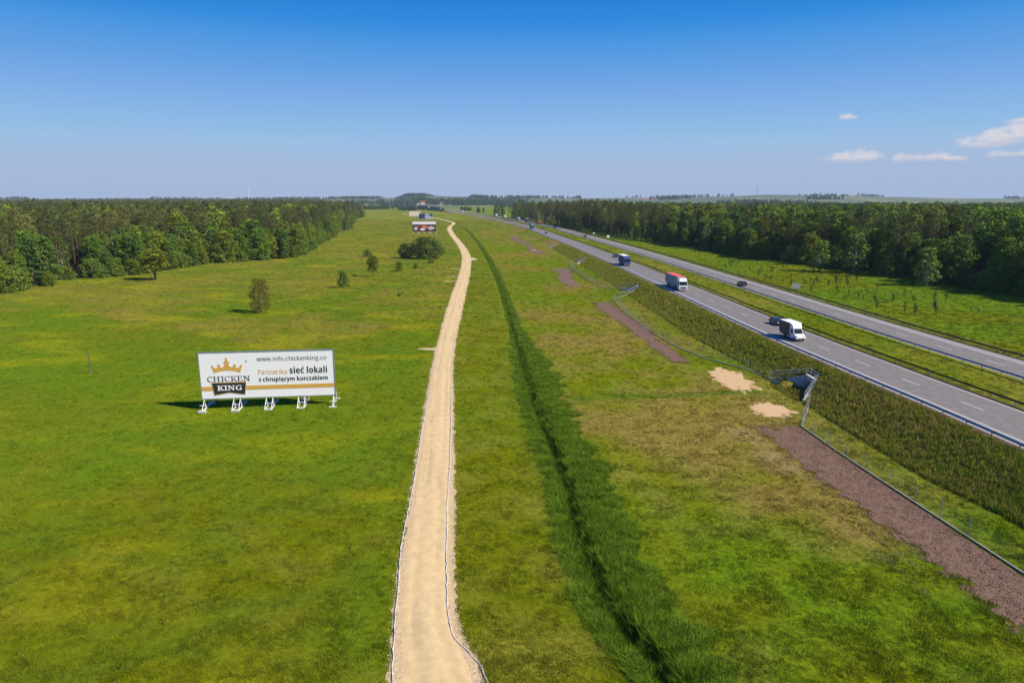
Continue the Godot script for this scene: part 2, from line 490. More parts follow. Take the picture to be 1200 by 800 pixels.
func make_ground():
	var ss := []
	var s := -40.0
	while s < 7200.0:
		ss.append(s)
		s += 1.2 if s < 130.0 else (3.0 if s < 330.0 else (9.0 if s < 900.0 else (30.0 if s < 2600.0 else 180.0)))
	var left_off := [7000.0, 4500.0, 3000.0, 2000.0, 1400.0, 1000.0, 750.0, 560.0, 430.0, 340.0, 280.0, 240.0]
	var q := 210.0
	while q > 60.0:
		left_off.append(q)
		q -= 6.0
	while q > 1.0:
		left_off.append(q)
		q -= 2.0
	var right_off := []
	q = 46.0
	while q < 120.0:
		right_off.append(q)
		q += 3.0
	while q < 260.0:
		right_off.append(q)
		q += 10.0
	right_off.append_array([300.0, 360.0, 450.0, 600.0, 850.0, 1200.0, 1800.0, 2800.0, 4500.0, 7000.0])
	var rows := []
	var cols := []
	for sv in ss:
		var xs := []
		var rl := at(road_l, sv)
		var rr := at(road_r, sv)
		var dt := at(ditch, sv)
		var ft := maxf(at(foot, sv), dt + 6.0)
		var ra := maxf(at(rail, sv), ft + 4.0)
		for k in left_off:
			xs.append(rl - k)
		for k in [0.0, 0.5, 1.0]:
			xs.append(lerpf(rl, rr, k))
		var da := maxf(dt - 2.4, rr + 0.6)
		for k in range(1, 5):
			xs.append(lerpf(rr, da, k / 5.0))
		for k in [-2.4, -1.9, -1.4, -0.9, -0.45, 0.0, 0.45, 0.9, 1.4, 1.9, 2.4]:
			xs.append(maxf(dt + k, rr + 0.7 + k * 0.05))
		for k in range(1, 22):
			xs.append(lerpf(dt + 2.4, ft, k / 22.0))
		for k in 10:
			xs.append(lerpf(ft, ra - 1.2, k / 10.0))
		for k in [-1.2, 0.0, 6.0, 11.8, 13.0, 15.0, 18.0, 21.0, 23.0, 24.0, 30.0, 35.0, 36.5, 38.0, 40.0, 41.0, 42.0, 44.0]:
			xs.append(ra + k)
		for k in right_off:
			xs.append(ra + k)
		var row := []
		var cr := []
		for x in xs:
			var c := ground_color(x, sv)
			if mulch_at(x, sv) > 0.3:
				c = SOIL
			var y := ground_y(x, sv)
			# lower the bed under the carriageways and the track
			var o: float = x - at(rail, sv)
			if (o > 0.2 and o < 11.5) or (o > 24.2 and o < 34.6):
				y -= 0.05
			row.append(Vector3(x, y, -sv))
			cr.append(c)
		rows.append(row)
		cols.append(cr)
	structure(sheet(rows, cols), "ground", M.ground)

# a ribbon along the motorway between two offsets from its near rail
func ribbon(o0: float, o1: float, s0: float, s1: float, lift: float, parts := 1) -> ArrayMesh:
	var rows := []
	var s := s0
	while true:
		var row := []
		for k in parts + 1:
			var o := lerpf(o0, o1, float(k) / parts)
			row.append(Vector3(at(rail, s) + o, at(mwy, s) + lift, -s))
		rows.append(row)
		if s >= s1:
			break
		s = minf(s + (3.0 if s < 300.0 else (10.0 if s < 1000.0 else 24.0)), s1)
	return sheet(rows)

func make_roads():
	# the sandy track: a packed crown with gravel verges of loose stone
	var rows := []
	var rows_l := []
	var tones := []
	var rows_r := []
	var s := 10.0
	while s < 1500.0:
		var a := at(road_l, s)
		var b := at(road_r, s)
		var w := b - a
		var n1 := n_small.get_noise_2d(a * 2.0, s * 2.0) * 0.5
		var n2 := n_small.get_noise_2d(b * 2.0 + 90.0, s * 2.0) * 0.5
		var edge := 0.13 if s < 150.0 else 0.08
		var row := []
		var tone := []
		for k in 13:
			var t := k / 12.0
			var x := lerpf(a + w * edge, b - w * edge, t)
			# two shallow wheel ruts
			var y := 0.10 - 0.045 * (exp(-pow((t - 0.24) / 0.09, 2)) + exp(-pow((t - 0.74) / 0.09, 2))) - 0.05 * pow(absf(t - 0.5) * 2.0, 4) + n_small.get_noise_2d(x * 3.0, s * 1.2) * 0.025
			row.append(Vector3(x, y, -s))
			# loose pale sand and packed darker loam in long streaks
			var g := 1.0 + n_small.get_noise_2d((x - a) * 3.0, s * 0.10) * 0.22 + n_mid.get_noise_2d(x * 2.0, s * 0.8) * 0.16
			tone.append(Color(g, g * lerpf(0.97, 1.03, g), g * lerpf(0.92, 1.05, g)))
		rows.append(row)
		tones.append(tone)
		rows_l.append([Vector3(a - 0.05 + n1 * 0.8, 0.012, -s), Vector3(a + w * 0.06, 0.05, -s), Vector3(a + w * edge + 0.15, 0.046, -s)])
		rows_r.append([Vector3(b - w * edge - 0.15, 0.046, -s), Vector3(b - w * 0.06, 0.05, -s), Vector3(b + 0.05 + n2 * 0.8, 0.012, -s)])
		s += 0.45 if s < 120.0 else (3.0 if s < 360.0 else 12.0)
	structure(sheet(rows, tones), "dirt_track", M.sand)
	structure(sheet(rows_l), "gravel_verge", M.gravel)
	structure(sheet(rows_r), "gravel_verge", M.gravel)
	# bare patches of sand
	for p in patches:
		var prow := []
		for k in 9:
			var row := []
			for j in 37:
				var an := -TAU * j / 36.0
				var x0: float = p[0] + cos(an) * p[2] * k / 8.0
				var s0: float = p[1] + sin(an) * p[3] * k / 8.0
				var e: float = 1.0 + n_small.get_noise_2d(p[0] + cos(an) * p[2] * 1.3, p[1] + sin(an) * p[3] * 1.3) * 0.55 * k / 8.0
				x0 = p[0] + (x0 - p[0]) * e
				s0 = p[1] + (s0 - p[1]) * e
				row.append(Vector3(x0, ground_y(x0, s0) + 0.05 - 0.045 * pow(k / 8.0, 3), -s0))
			prow.append(row)
		structure(sheet(prow), "sand_patch", M.bare_soil if p[4] == "sand" else M.gravel)
	# strips of bark mulch and torn sod along the fence
	for span in [[28.0, 88.0, 1.0], [118.0, 198.0, 2.0], [229.0, 293.0, 3.0], [375.0, 553.0, 6.0]]:
		var st := Shape.new()
		var sv: float = span[0]
		while sv < span[1]:
			var xc := at(fence, sv) - 3.4
			if span[0] > 100.0:
				xc = lerpf(30.6, 25.8, (sv - 122.0) / 72.0)
			if span[0] > 200.0:
				xc = lerpf(21.5, 20.0, (sv - 232.0) / 60.0)
			if span[0] > 300.0:
				xc = lerpf(15.8, 1.0, (sv - 376.0) / 175.0)
			for k in 16:
				var x := xc - 4.0 + k * 0.5
				var hs: float = span[2] * 0.5
				if mulch_at(x + 0.25, sv + hs * 0.5) > 0.4:
					var p := func(xx: float, zz: float) -> Vector3:
						return Vector3(xx, ground_y(xx, zz) + 0.045 + n_small.get_noise_2d(xx * 6.0, zz * 6.0) * 0.05, -zz)
					st.quad(p.call(x, sv), p.call(x + 0.5, sv), p.call(x + 0.5, sv + hs), p.call(x, sv + hs))
			sv += span[2] * 0.5
		structure(st.mesh(), "mulch_strip", M.mulch)
	# motorway
	structure(ribbon(0.5, 2.25, 20, 2700, 0.0), "motorway_shoulder", M.shoulder)
	structure(ribbon(2.25, 11.3, 20, 2700, 0.0, 2), "motorway_carriageway", M.asphalt)
	structure(ribbon(24.3, 32.6, 20, 2700, 0.0, 2), "motorway_carriageway", M.asphalt)
	structure(ribbon(32.6, 34.5, 20, 2700, 0.0), "motorway_shoulder", M.shoulder)
	for k in [[2.15, 2.45], [10.75, 11.0], [24.7, 24.95], [32.45, 32.75]]:
		structure(ribbon(k[0], k[1], 20, 1200, 0.006), "painted_edge_line", M.road_paint)
	for o in [6.6, 28.7]:
		var sv := 24.0
		while sv < 460.0:
			structure(ribbon(o - 0.12, o + 0.12, sv, sv + 4.0, 0.006), "painted_lane_dash", M.road_paint)
			sv += 12.0
	# water in the ditch
	var wr := []
	s = 10.0
	while s < 560.0:
		var d := at(ditch, s)
		wr.append([Vector3(d - 0.8, -1.02, -s), Vector3(d + 0.8, -1.02, -s)])
		s += 3.0
	structure(sheet(wr), "ditch_water", M.ditch_water)

# ---------------------------------------------------------------- grass
func tuft(blades: int, radius: float, h0: float, h1: float, width: float, lean: float, seed_: int) -> ArrayMesh:
	var r := RandomNumberGenerator.new()
	r.seed = seed_
	var st := Shape.new()
	st.colored = true
	for k in blades:
		var an := r.randf() * TAU
		var q := sqrt(r.randf()) * radius
		var p := Vector3(cos(an) * q, -0.03, sin(an) * q)
		var h := lerpf(h0, h1, r.randf())
		var la := r.randf() * TAU
		var tip := p + Vector3(cos(la) * lean * h, h, sin(la) * lean * h)
		var wa := r.randf() * TAU
		var side := Vector3(cos(wa), 0, sin(wa)) * width * lerpf(0.7, 1.3, r.randf())
		var b := lerpf(0.8, 1.2, r.randf())
		st.tint = Color(b * lerpf(0.92, 1.1, r.randf()), b, b * lerpf(0.8, 1.1, r.randf()))
		var mid := p.lerp(tip, 0.55) + Vector3(0, 0.08 * h, 0)
		st.tri(p - side, p + side, mid + side * 0.7)
		st.tri(p - side, mid + side * 0.7, mid - side * 0.7)
		st.tri(mid - side * 0.7, mid + side * 0.7, tip)
	return st.mesh()

func scatter(called: String, label: String, category: String, mesh: Mesh, m: Material, buf: PackedFloat32Array):
	var mm := MultiMesh.new()
	mm.transform_format = MultiMesh.TRANSFORM_3D
	mm.use_colors = true
	mm.mesh = mesh
	mm.instance_count = buf.size() / 16
	mm.buffer = buf
	var o := MultiMeshInstance3D.new()
	o.name = numbered(called)
	o.multimesh = mm
	o.material_override = m
	add_child(o)
	o.set_meta("kind", "stuff")
	tag(o, label, category)

func put(buf: PackedFloat32Array, i: int, x: float, y: float, z: float, sc: float, tall: float, an: float, c: Color):
	var co := cos(an) * sc
	var si := sin(an) * sc
	var k := i * 16
	buf[k] = co; buf[k + 1] = 0; buf[k + 2] = si; buf[k + 3] = x
	buf[k + 4] = 0; buf[k + 5] = sc * tall; buf[k + 6] = 0; buf[k + 7] = y
	buf[k + 8] = -si; buf[k + 9] = 0; buf[k + 10] = co; buf[k + 11] = z
	buf[k + 12] = c.r; buf[k + 13] = c.g; buf[k + 14] = c.b; buf[k + 15] = 1

func make_grass():
	rng.seed = 41
	var count := 430000
	var meadow := PackedFloat32Array()
	meadow.resize(count * 16)
	var weeds := PackedFloat32Array()
	weeds.resize(count * 16)
	var n := 0
	var w := 0
	var tries := 0
	while n + w < count and tries < 900000:
		tries += 1
		var s := 30.0 * pow(1000.0 / 30.0, rng.randf())
		var x := rng.randf_range(-1, 1) * (0.86 * s + 16.0)
		if bare(x, s):
			continue
		if s > 150.0 and (x < at(edge_left, s) - 3.0 or x > at(edge_right, s) + 3.0):
			continue
		var c := ground_color(x, s)
		# each half-metre clump has a tone of its own: fresh, dull or flowering
		var spot := n_small.get_noise_2d(x * 2.3, s * 2.3)
		var lum := lerpf(0.70, 1.25, rng.randf()) * (1.0 + spot * 0.35)
		if rng.randf() < 0.05 + maxf(spot, 0.0) * 0.10:
			c = c.lerp(Color(0.30, 0.30, 0.025), 0.6)
		elif spot < -0.3:
			c = c.lerp(DEEP, 0.3)
		c = Color(c.r * lum * lerpf(0.86, 1.16, rng.randf()), c.g * lum, c.b * lum)
		var o := x - at(rail, s)
		var f := at(foot, s) - at(rail, s)
		var lod := lerpf(0.75, 2.5, smooth(40.0, 320.0, s)) * lerpf(1.0, 2.2, smooth(320.0, 900.0, s))
		var y := ground_y(x, s)
		if o > f - 0.5 and o < -1.0:
			put(weeds, w, x, y, -s, lerpf(0.5, 1.1, pow(rng.randf(), 1.5)) * lerpf(1.0, 1.6, smooth(80, 300, s)), lerpf(0.7, 1.1, rng.randf()) / lerpf(1.0, 1.5, smooth(80, 300, s)), rng.randf() * TAU, c)
			w += 1
		else:
			var tall := clampf(1.0 + n_small.get_noise_2d(x * 0.6, s * 0.6) * 1.2, 0.5, 1.9) / sqrt(lod)
			put(meadow, n, x, y, -s, lod * lerpf(0.7, 1.25, rng.randf()), tall, rng.randf() * TAU, c)
			n += 1
	meadow.resize(n * 16)
	weeds.resize(w * 16)
	scatter("meadow_grass", "short green and olive grass covering the meadows and verges", "grass", tuft(12, 0.24, 0.10, 0.27, 0.012, 0.55, 5), M.blade, meadow.slice(0, (n / 2) * 16))
	scatter("meadow_grass", "finer leaning grass mixed evenly through the meadows and verges", "grass", tuft(13, 0.27, 0.06, 0.22, 0.011, 0.9, 55), M.blade, meadow.slice((n / 2) * 16))
	scatter("embankment_weeds", "tall rough olive weeds on the motorway embankment slope", "weeds", tuft(16, 0.30, 0.30, 0.75, 0.022, 0.4, 6), M.blade, weeds)
	# more weeds on the slope, where they stand thick
	var k := 0
	var thick := PackedFloat32Array()
	thick.resize(40000 * 16)
	while k < 40000:
		var s := 50.0 * pow(420.0 / 50.0, rng.randf())
		var f := at(foot, s)
		var x := lerpf(f - 0.3, at(rail, s) - 1.0, rng.randf())
		var clump := n_small.get_noise_2d(x * 1.6, s * 1.6)
		if clump < 0.0 and rng.randf() < 0.85:
			continue
		var c := OLIVE.lerp(DEEP, rng.randf()).lerp(RUST, clampf(rng.randf() * 1.3 - 0.35, 0, 0.8))
		var lum := lerpf(0.7, 2.2, rng.randf())
		put(thick, k, x, ground_y(x, s), -s, lerpf(0.5, 1.0, rng.randf()) * lerpf(0.9, 1.5, smooth(80, 300, s)), (0.9 + clump * 0.6) / lerpf(1.0, 1.5, smooth(80, 300, s)), rng.randf() * TAU, Color(c.r * lum, c.g * lum, c.b * lum))
		k += 1
	scatter("embankment_weeds", "denser clumps of brownish weeds on the motorway embankment slope", "weeds", tuft(14, 0.26, 0.35, 0.85, 0.02, 0.3, 16), M.blade, thick)
	# reeds and tall grass crowding the ditch
	k = 0
	var reeds := PackedFloat32Array()
	reeds.resize(70000 * 16)
	while k < 70000:
		var s := 28.0 * pow(720.0 / 28.0, rng.randf())
		var side := -1.0 if rng.randf() < 0.4 else 1.0
		var reach := 1.7 if side < 0 else 4.6
		reach *= lerpf(1.0, 0.3, smooth(105.0, 165.0, s))
		reach *= 1.0 + n_mid.get_noise_2d(s * 2.2, side * 50.0) * 0.5
		var d := 0.30 + pow(rng.randf(), 1.15) * reach
		var x := at(ditch, s) + side * d
		var y := ground_y(x, s)
		var clump := n_small.get_noise_2d(x * 1.3, s * 1.3)
		if clump < -0.15 and rng.randf() < 0.6 and d > 0.8:
			continue
		var c := DEEP.lerp(FRESH, clampf(rng.randf() * 0.6 + d * 0.06, 0, 1))
		var lum := lerpf(0.75, 1.25, rng.randf()) * (1.0 + clump * 0.4)
		var sc := lerpf(0.7, 1.25, rng.randf()) * (1.0 + clump * 0.5)
		put(reeds, k, x, y, -s, sc, lerpf(0.75, 1.15, rng.randf()) * lerpf(1.0, 0.5, smooth(0.8, reach, d)) * lerpf(1.0, 0.75, smooth(80, 250, s)), rng.randf() * TAU, Color(c.r * lum, c.g * lum, c.b * lum))
		k += 1
	scatter("ditch_reeds", "dark green reeds and tall grass lining both banks of the ditch", "reeds", tuft(22, 0.30, 0.30, 0.85, 0.013, 0.5, 8), M.blade, reeds.slice(0, 35000 * 16))
	scatter("ditch_reeds", "paler broad leaved reeds mixed among the dark ones along the ditch", "reeds", tuft(20, 0.34, 0.22, 0.75, 0.016, 0.75, 48), M.blade, reeds.slice(35000 * 16))
	# stones on the verges of the track
	var st := Shape.new()
	st.colored = true
	var ico := [Vector3(0, 0.5, 0), Vector3(0.9, 0.1, 0.2), Vector3(0.1, 0.0, 0.8), Vector3(-0.8, 0.1, 0.1), Vector3(0.0, 0.05, -0.9)]
	for j in 4:
		st.face([ico[0], ico[1 + j], ico[1 + (j + 1) % 4]], ico[1 + j] + ico[1 + (j + 1) % 4] + Vector3.UP)
	var stones := PackedFloat32Array()
	stones.resize(26000 * 16)
	for j in 26000:
		var s := 30.0 * pow(170.0 / 30.0, rng.randf())
		var left := rng.randf() < 0.5
		var b := at(road_l, s) if left else at(road_r, s)
		var t := rng.randfn() * 0.30
		var x := b + (0.45 - t if left else -0.45 + t)
		var g := lerpf(0.35, 1.0, rng.randf())
		put(stones, j, x, 0.045, -s, lerpf(0.025, 0.08, pow(rng.randf(), 2)) * lerpf(1, 1.4, smooth(50, 150, s)), lerpf(0.7, 1.2, rng.randf()), rng.randf() * TAU, Color(0.66 * g, 0.52 * g, 0.33 * g))
	var stone_mat := mat("stone", 1, 1, 1, 0.95)
	stone_mat.vertex_color_use_as_albedo = true
	scatter("gravel_stones", "loose pale stones scattered on both verges of the sandy track", "gravel", st.mesh(), stone_mat, stones)
	# splinters and clods on the mulch
	var chips := PackedFloat32Array()
	chips.resize(26000 * 16)
	k = 0
	while k < 26000:
		var s := 30.0 * pow(200.0 / 30.0, rng.randf())
		var x := at(fence, s) - rng.randf() * 6.6
		if mulch_at(x, s) < 0.15:
			if rng.randf() < 0.3:
				continue
			s = rng.randf_range(30.0, 86.0)
			x = at(fence, s) - 0.6 - rng.randf() * 5.4
			if mulch_at(x, s) < 0.15:
				continue
		var g := lerpf(0.3, 1.2, rng.randf())
		put(chips, k, x, ground_y(x, s) + 0.05, -s, lerpf(0.03, 0.13, pow(rng.randf(), 2)), lerpf(0.4, 1.4, rng.randf()), rng.randf() * TAU, Color(0.215 * g, 0.125 * g, 0.08 * g))
		k += 1
	scatter("mulch_clods", "reddish brown bark chips and clods on the strips along the fence", "mulch", st.mesh(), stone_mat, chips)

# ---------------------------------------------------------------- trees
var P := {}   # prototypes: name -> {trunk, crown, both, h}

func add_leaves(st: Shape, r: RandomNumberGenerator, centre: Vector3, rad: Vector3, count: int, size: float, narrow: float, col: Color, vary := 0.3):
	for k in count:
		var d := Vector3(r.randfn(), r.randfn(), r.randfn()).normalized()
		var q := pow(r.randf(), 0.45)
		var p := centre + d * rad * q
		var nn := (d + Vector3(r.randfn(), r.randfn() + 0.5, r.randfn()) * 0.55).normalized()
		var u := nn.cross(Vector3(r.randfn(), r.randfn(), r.randfn())).normalized()
		var w := nn.cross(u)
		var sz := size * lerpf(0.6, 1.3, r.randf())
		u *= sz
		w *= sz * narrow
		var l := 1.0 + (r.randf() - 0.5) * 2.0 * vary
		st.tint = Color(col.r * l * lerpf(0.85, 1.2, r.randf()), col.g * l, col.b * l * lerpf(0.8, 1.2, r.randf()))
		st.tri(p - u, p + w * 0.6 - u * 0.1, p + u)
		st.tri(p - u, p + u, p - w + u * 0.2)

func add_limb(st: Shape, a: Vector3, b: Vector3, r0: float, r1: float, sides := 5):
	var m := a.lerp(b, 0.5) + Vector3(0, (b - a).length() * 0.06, 0)
	st.tube([a, m, b], [r0, (r0 + r1) * 0.5, r1], sides, false)

func proto(called: String, trunk: Shape, crown: Shape, h: float):
	var both := Shape.new()
	both.colored = true
	both.v = trunk.v + crown.v
	both.n = trunk.n + crown.n
	both.c = trunk.c + crown.c
	P[called] = {"trunk": trunk.mesh(), "crown": crown.mesh(), "both": both.mesh(), "h": h}

func make_pine(called: String, seed_: int, h: float, low: float, spread: float, col: Color):
	var r := RandomNumberGenerator.new()
	r.seed = seed_
	var t := Shape.new(); t.colored = true
	var c := Shape.new(); c.colored = true
	t.tint = Color(0.085, 0.055, 0.040)
	var bend := Vector3(r.randfn() * 0.3, 0, r.randfn() * 0.3)
	t.tube([Vector3(0, -0.4, 0), Vector3(0, h * 0.35, 0) + bend * 0.4], [0.26, 0.20], 6, false)
	t.tint = Color(0.14, 0.085, 0.052)
	t.tube([Vector3(0, h * 0.35, 0) + bend * 0.4, Vector3(0, h * 0.7, 0) + bend, Vector3(0, h * 0.95, 0) + bend], [0.20, 0.13, 0.04], 6, false)
	var n := 26
	for k in n:
		var f := (k + 0.5) / n
		var y := lerpf(h * low, h * 0.97, f)
		var reach := spread * (sin(PI * clampf(0.18 + f * 0.75, 0, 1)) * lerpf(0.7, 1.2, r.randf()))
		var an := k * 2.4 + r.randf() * 0.9
		var p := bend * f + Vector3(cos(an) * reach * 0.75, y, sin(an) * reach * 0.75)
		add_limb(t, bend * f + Vector3(0, y - 0.9, 0), p - Vector3(0, 0.15, 0), 0.06, 0.02, 4)
		add_leaves(c, r, p, Vector3(1.35, 0.62, 1.35) * lerpf(0.8, 1.3, r.randf()), 80, 0.27, 0.38, col * lerpf(0.8, 1.2, r.randf()))
	add_leaves(c, r, bend + Vector3(0, h * 0.95, 0), Vector3(0.9, 0.9, 0.9), 60, 0.26, 0.38, col)
	proto(called, t, c, h)

func make_broad(called: String, seed_: int, h: float, low: float, width: float, col: Color, leaves := 70, leaf := 0.26, clumps := 44, bark := Color(0.075, 0.055, 0.04), top_power := 0.7):
	var r := RandomNumberGenerator.new()
	r.seed = seed_
	var t := Shape.new(); t.colored = true
	var c := Shape.new(); c.colored = true
	t.tint = bark
	var bend := Vector3(r.randfn() * 0.02, 0, r.randfn() * 0.02) * h
	var tr := h * 0.014 + 0.03
	t.tube([Vector3(0, -0.4, 0), Vector3(0, h * 0.3, 0) + bend * 0.4, Vector3(0, h * 0.65, 0) + bend * 0.8, Vector3(0, h * 0.92, 0) + bend], [tr * 1.25, tr, tr * 0.55, tr * 0.15], 7, false)
	for k in clumps:
		var f := (k + r.randf()) / clumps
		var y := lerpf(h * low, h * 0.95, f)
		var env := width * sqrt(maxf(0.06, sin(PI * pow(clampf(0.12 + f * 0.84, 0, 1), top_power))))
		var an := k * 2.399 + r.randf() * 0.7
		var q := env * sqrt(lerpf(0.12, 1.0, r.randf())) * 0.86
		var p := bend * f + Vector3(cos(an) * q, y, sin(an) * q)
		var base := bend * f * 0.8 + Vector3(0, maxf(h * 0.1, y - q * 0.7), 0)
		if base.distance_to(p) > 0.3:
			add_limb(t, base, p, tr * 0.35, tr * 0.08, 4)
		var cr := width * lerpf(0.26, 0.42, r.randf())
		add_leaves(c, r, p, Vector3(cr, cr * 0.75, cr), leaves, leaf, 0.75, col * lerpf(0.78, 1.22, r.randf()))
	proto(called, t, c, h)

func make_protos():
	var pine := Color(0.085, 0.112, 0.034)
	make_pine("pine_a", 1, 24.0, 0.44, 2.9, pine)
	make_pine("pine_b", 2, 25.0, 0.36, 3.2, pine * 0.9)
	make_pine("pine_c", 3, 23.0, 0.50, 2.7, Color(0.104, 0.122, 0.034))
	var green := Color(0.112, 0.190, 0.024)
	make_broad("broad_a", 11, 19.0, 0.06, 4.9, green, 120, 0.28, 44)
	make_broad("broad_b", 12, 21.0, 0.08, 4.2, Color(0.092, 0.160, 0.028), 115, 0.28, 46)
	make_broad("broad_c", 13, 17.0, 0.05, 5.0, Color(0.140, 0.200, 0.022), 120, 0.28, 44)
	make_broad("birch", 14, 20.0, 0.10, 3.2, Color(0.118, 0.180, 0.032), 66, 0.24, 46, Color(0.30, 0.28, 0.25), 0.85)
	make_broad("bush_a", 21, 6.0, 0.06, 3.0, Color(0.105, 0.165, 0.022), 95, 0.19, 28)
	make_broad("bush_b", 22, 5.0, 0.05, 2.8, Color(0.125, 0.185, 0.028), 95, 0.18, 26)
	make_broad("lone_tree", 23, 9.0, 0.30, 2.9, Color(0.135, 0.175, 0.022), 100, 0.19, 34)
	make_broad("airy_tree", 24, 9.0, 0.10, 3.1, Color(0.115, 0.118, 0.030), 60, 0.15, 56, Color(0.10, 0.08, 0.06), 0.9)
	make_broad("willow", 25, 10.0, 0.06, 5.2, Color(0.110, 0.155, 0.028), 150, 0.22, 56)
	make_broad("sapling", 26, 1.9, 0.25, 0.42, Color(0.07, 0.11, 0.025), 16, 0.09, 12)
	make_broad("bare_sapling", 27, 6.0, 0.20, 0.75, Color(0.11, 0.10, 0.05), 7, 0.10, 22, Color(0.16, 0.13, 0.10))
	make_broad("young_birch", 28, 12.0, 0.10, 2.8, Color(0.140, 0.205, 0.036), 110, 0.19, 42, Color(0.40, 0.38, 0.34), 0.8)
	# crown materials: the same leaf in a few tints of species and age
	for k in [["leaf_a", 1.0, 1.0, 1.0, 0.75], ["leaf_b", 0.80, 0.86, 0.90, 0.75], ["leaf_c", 1.0, 0.92, 0.7, 0.75], ["leaf_d", 0.66, 0.76, 0.85, 0.75], ["needle_a", 1.0, 1.0, 1.0, 0.2], ["needle_b", 0.82, 0.86, 0.92, 0.2], ["needle_c", 1.0, 0.90, 0.8, 0.2]]:
		var m := mat(k[0], k[1], k[2], k[3], 0.6)
		m.vertex_color_use_as_albedo = true
		m.backlight = Color(k[4], k[4], k[4] * 0.5)
		m.metallic_specular = 0.12
		m.cull_mode = BaseMaterial3D.CULL_DISABLED
	var t := mat("trunk", 1, 1, 1, 0.95)
	t.vertex_color_use_as_albedo = true

func tree(kind: String, called: String, label: String, category: String, x: float, s: float, h: float, wide := 1.0, m := "leaf_a", group := "") -> Node3D:
	var p: Dictionary = P[kind]
	var o := thing(called, label, category, Vector3(x, ground_y(x, s), -s), rng.randf() * TAU, group)
	var k: float = h / p.h
	o.scale = Vector3(k * wide, k, k * wide)
	part(p.trunk, "trunk", M.trunk, o)
	part(p.crown, "crown", M[m], o)
	return o

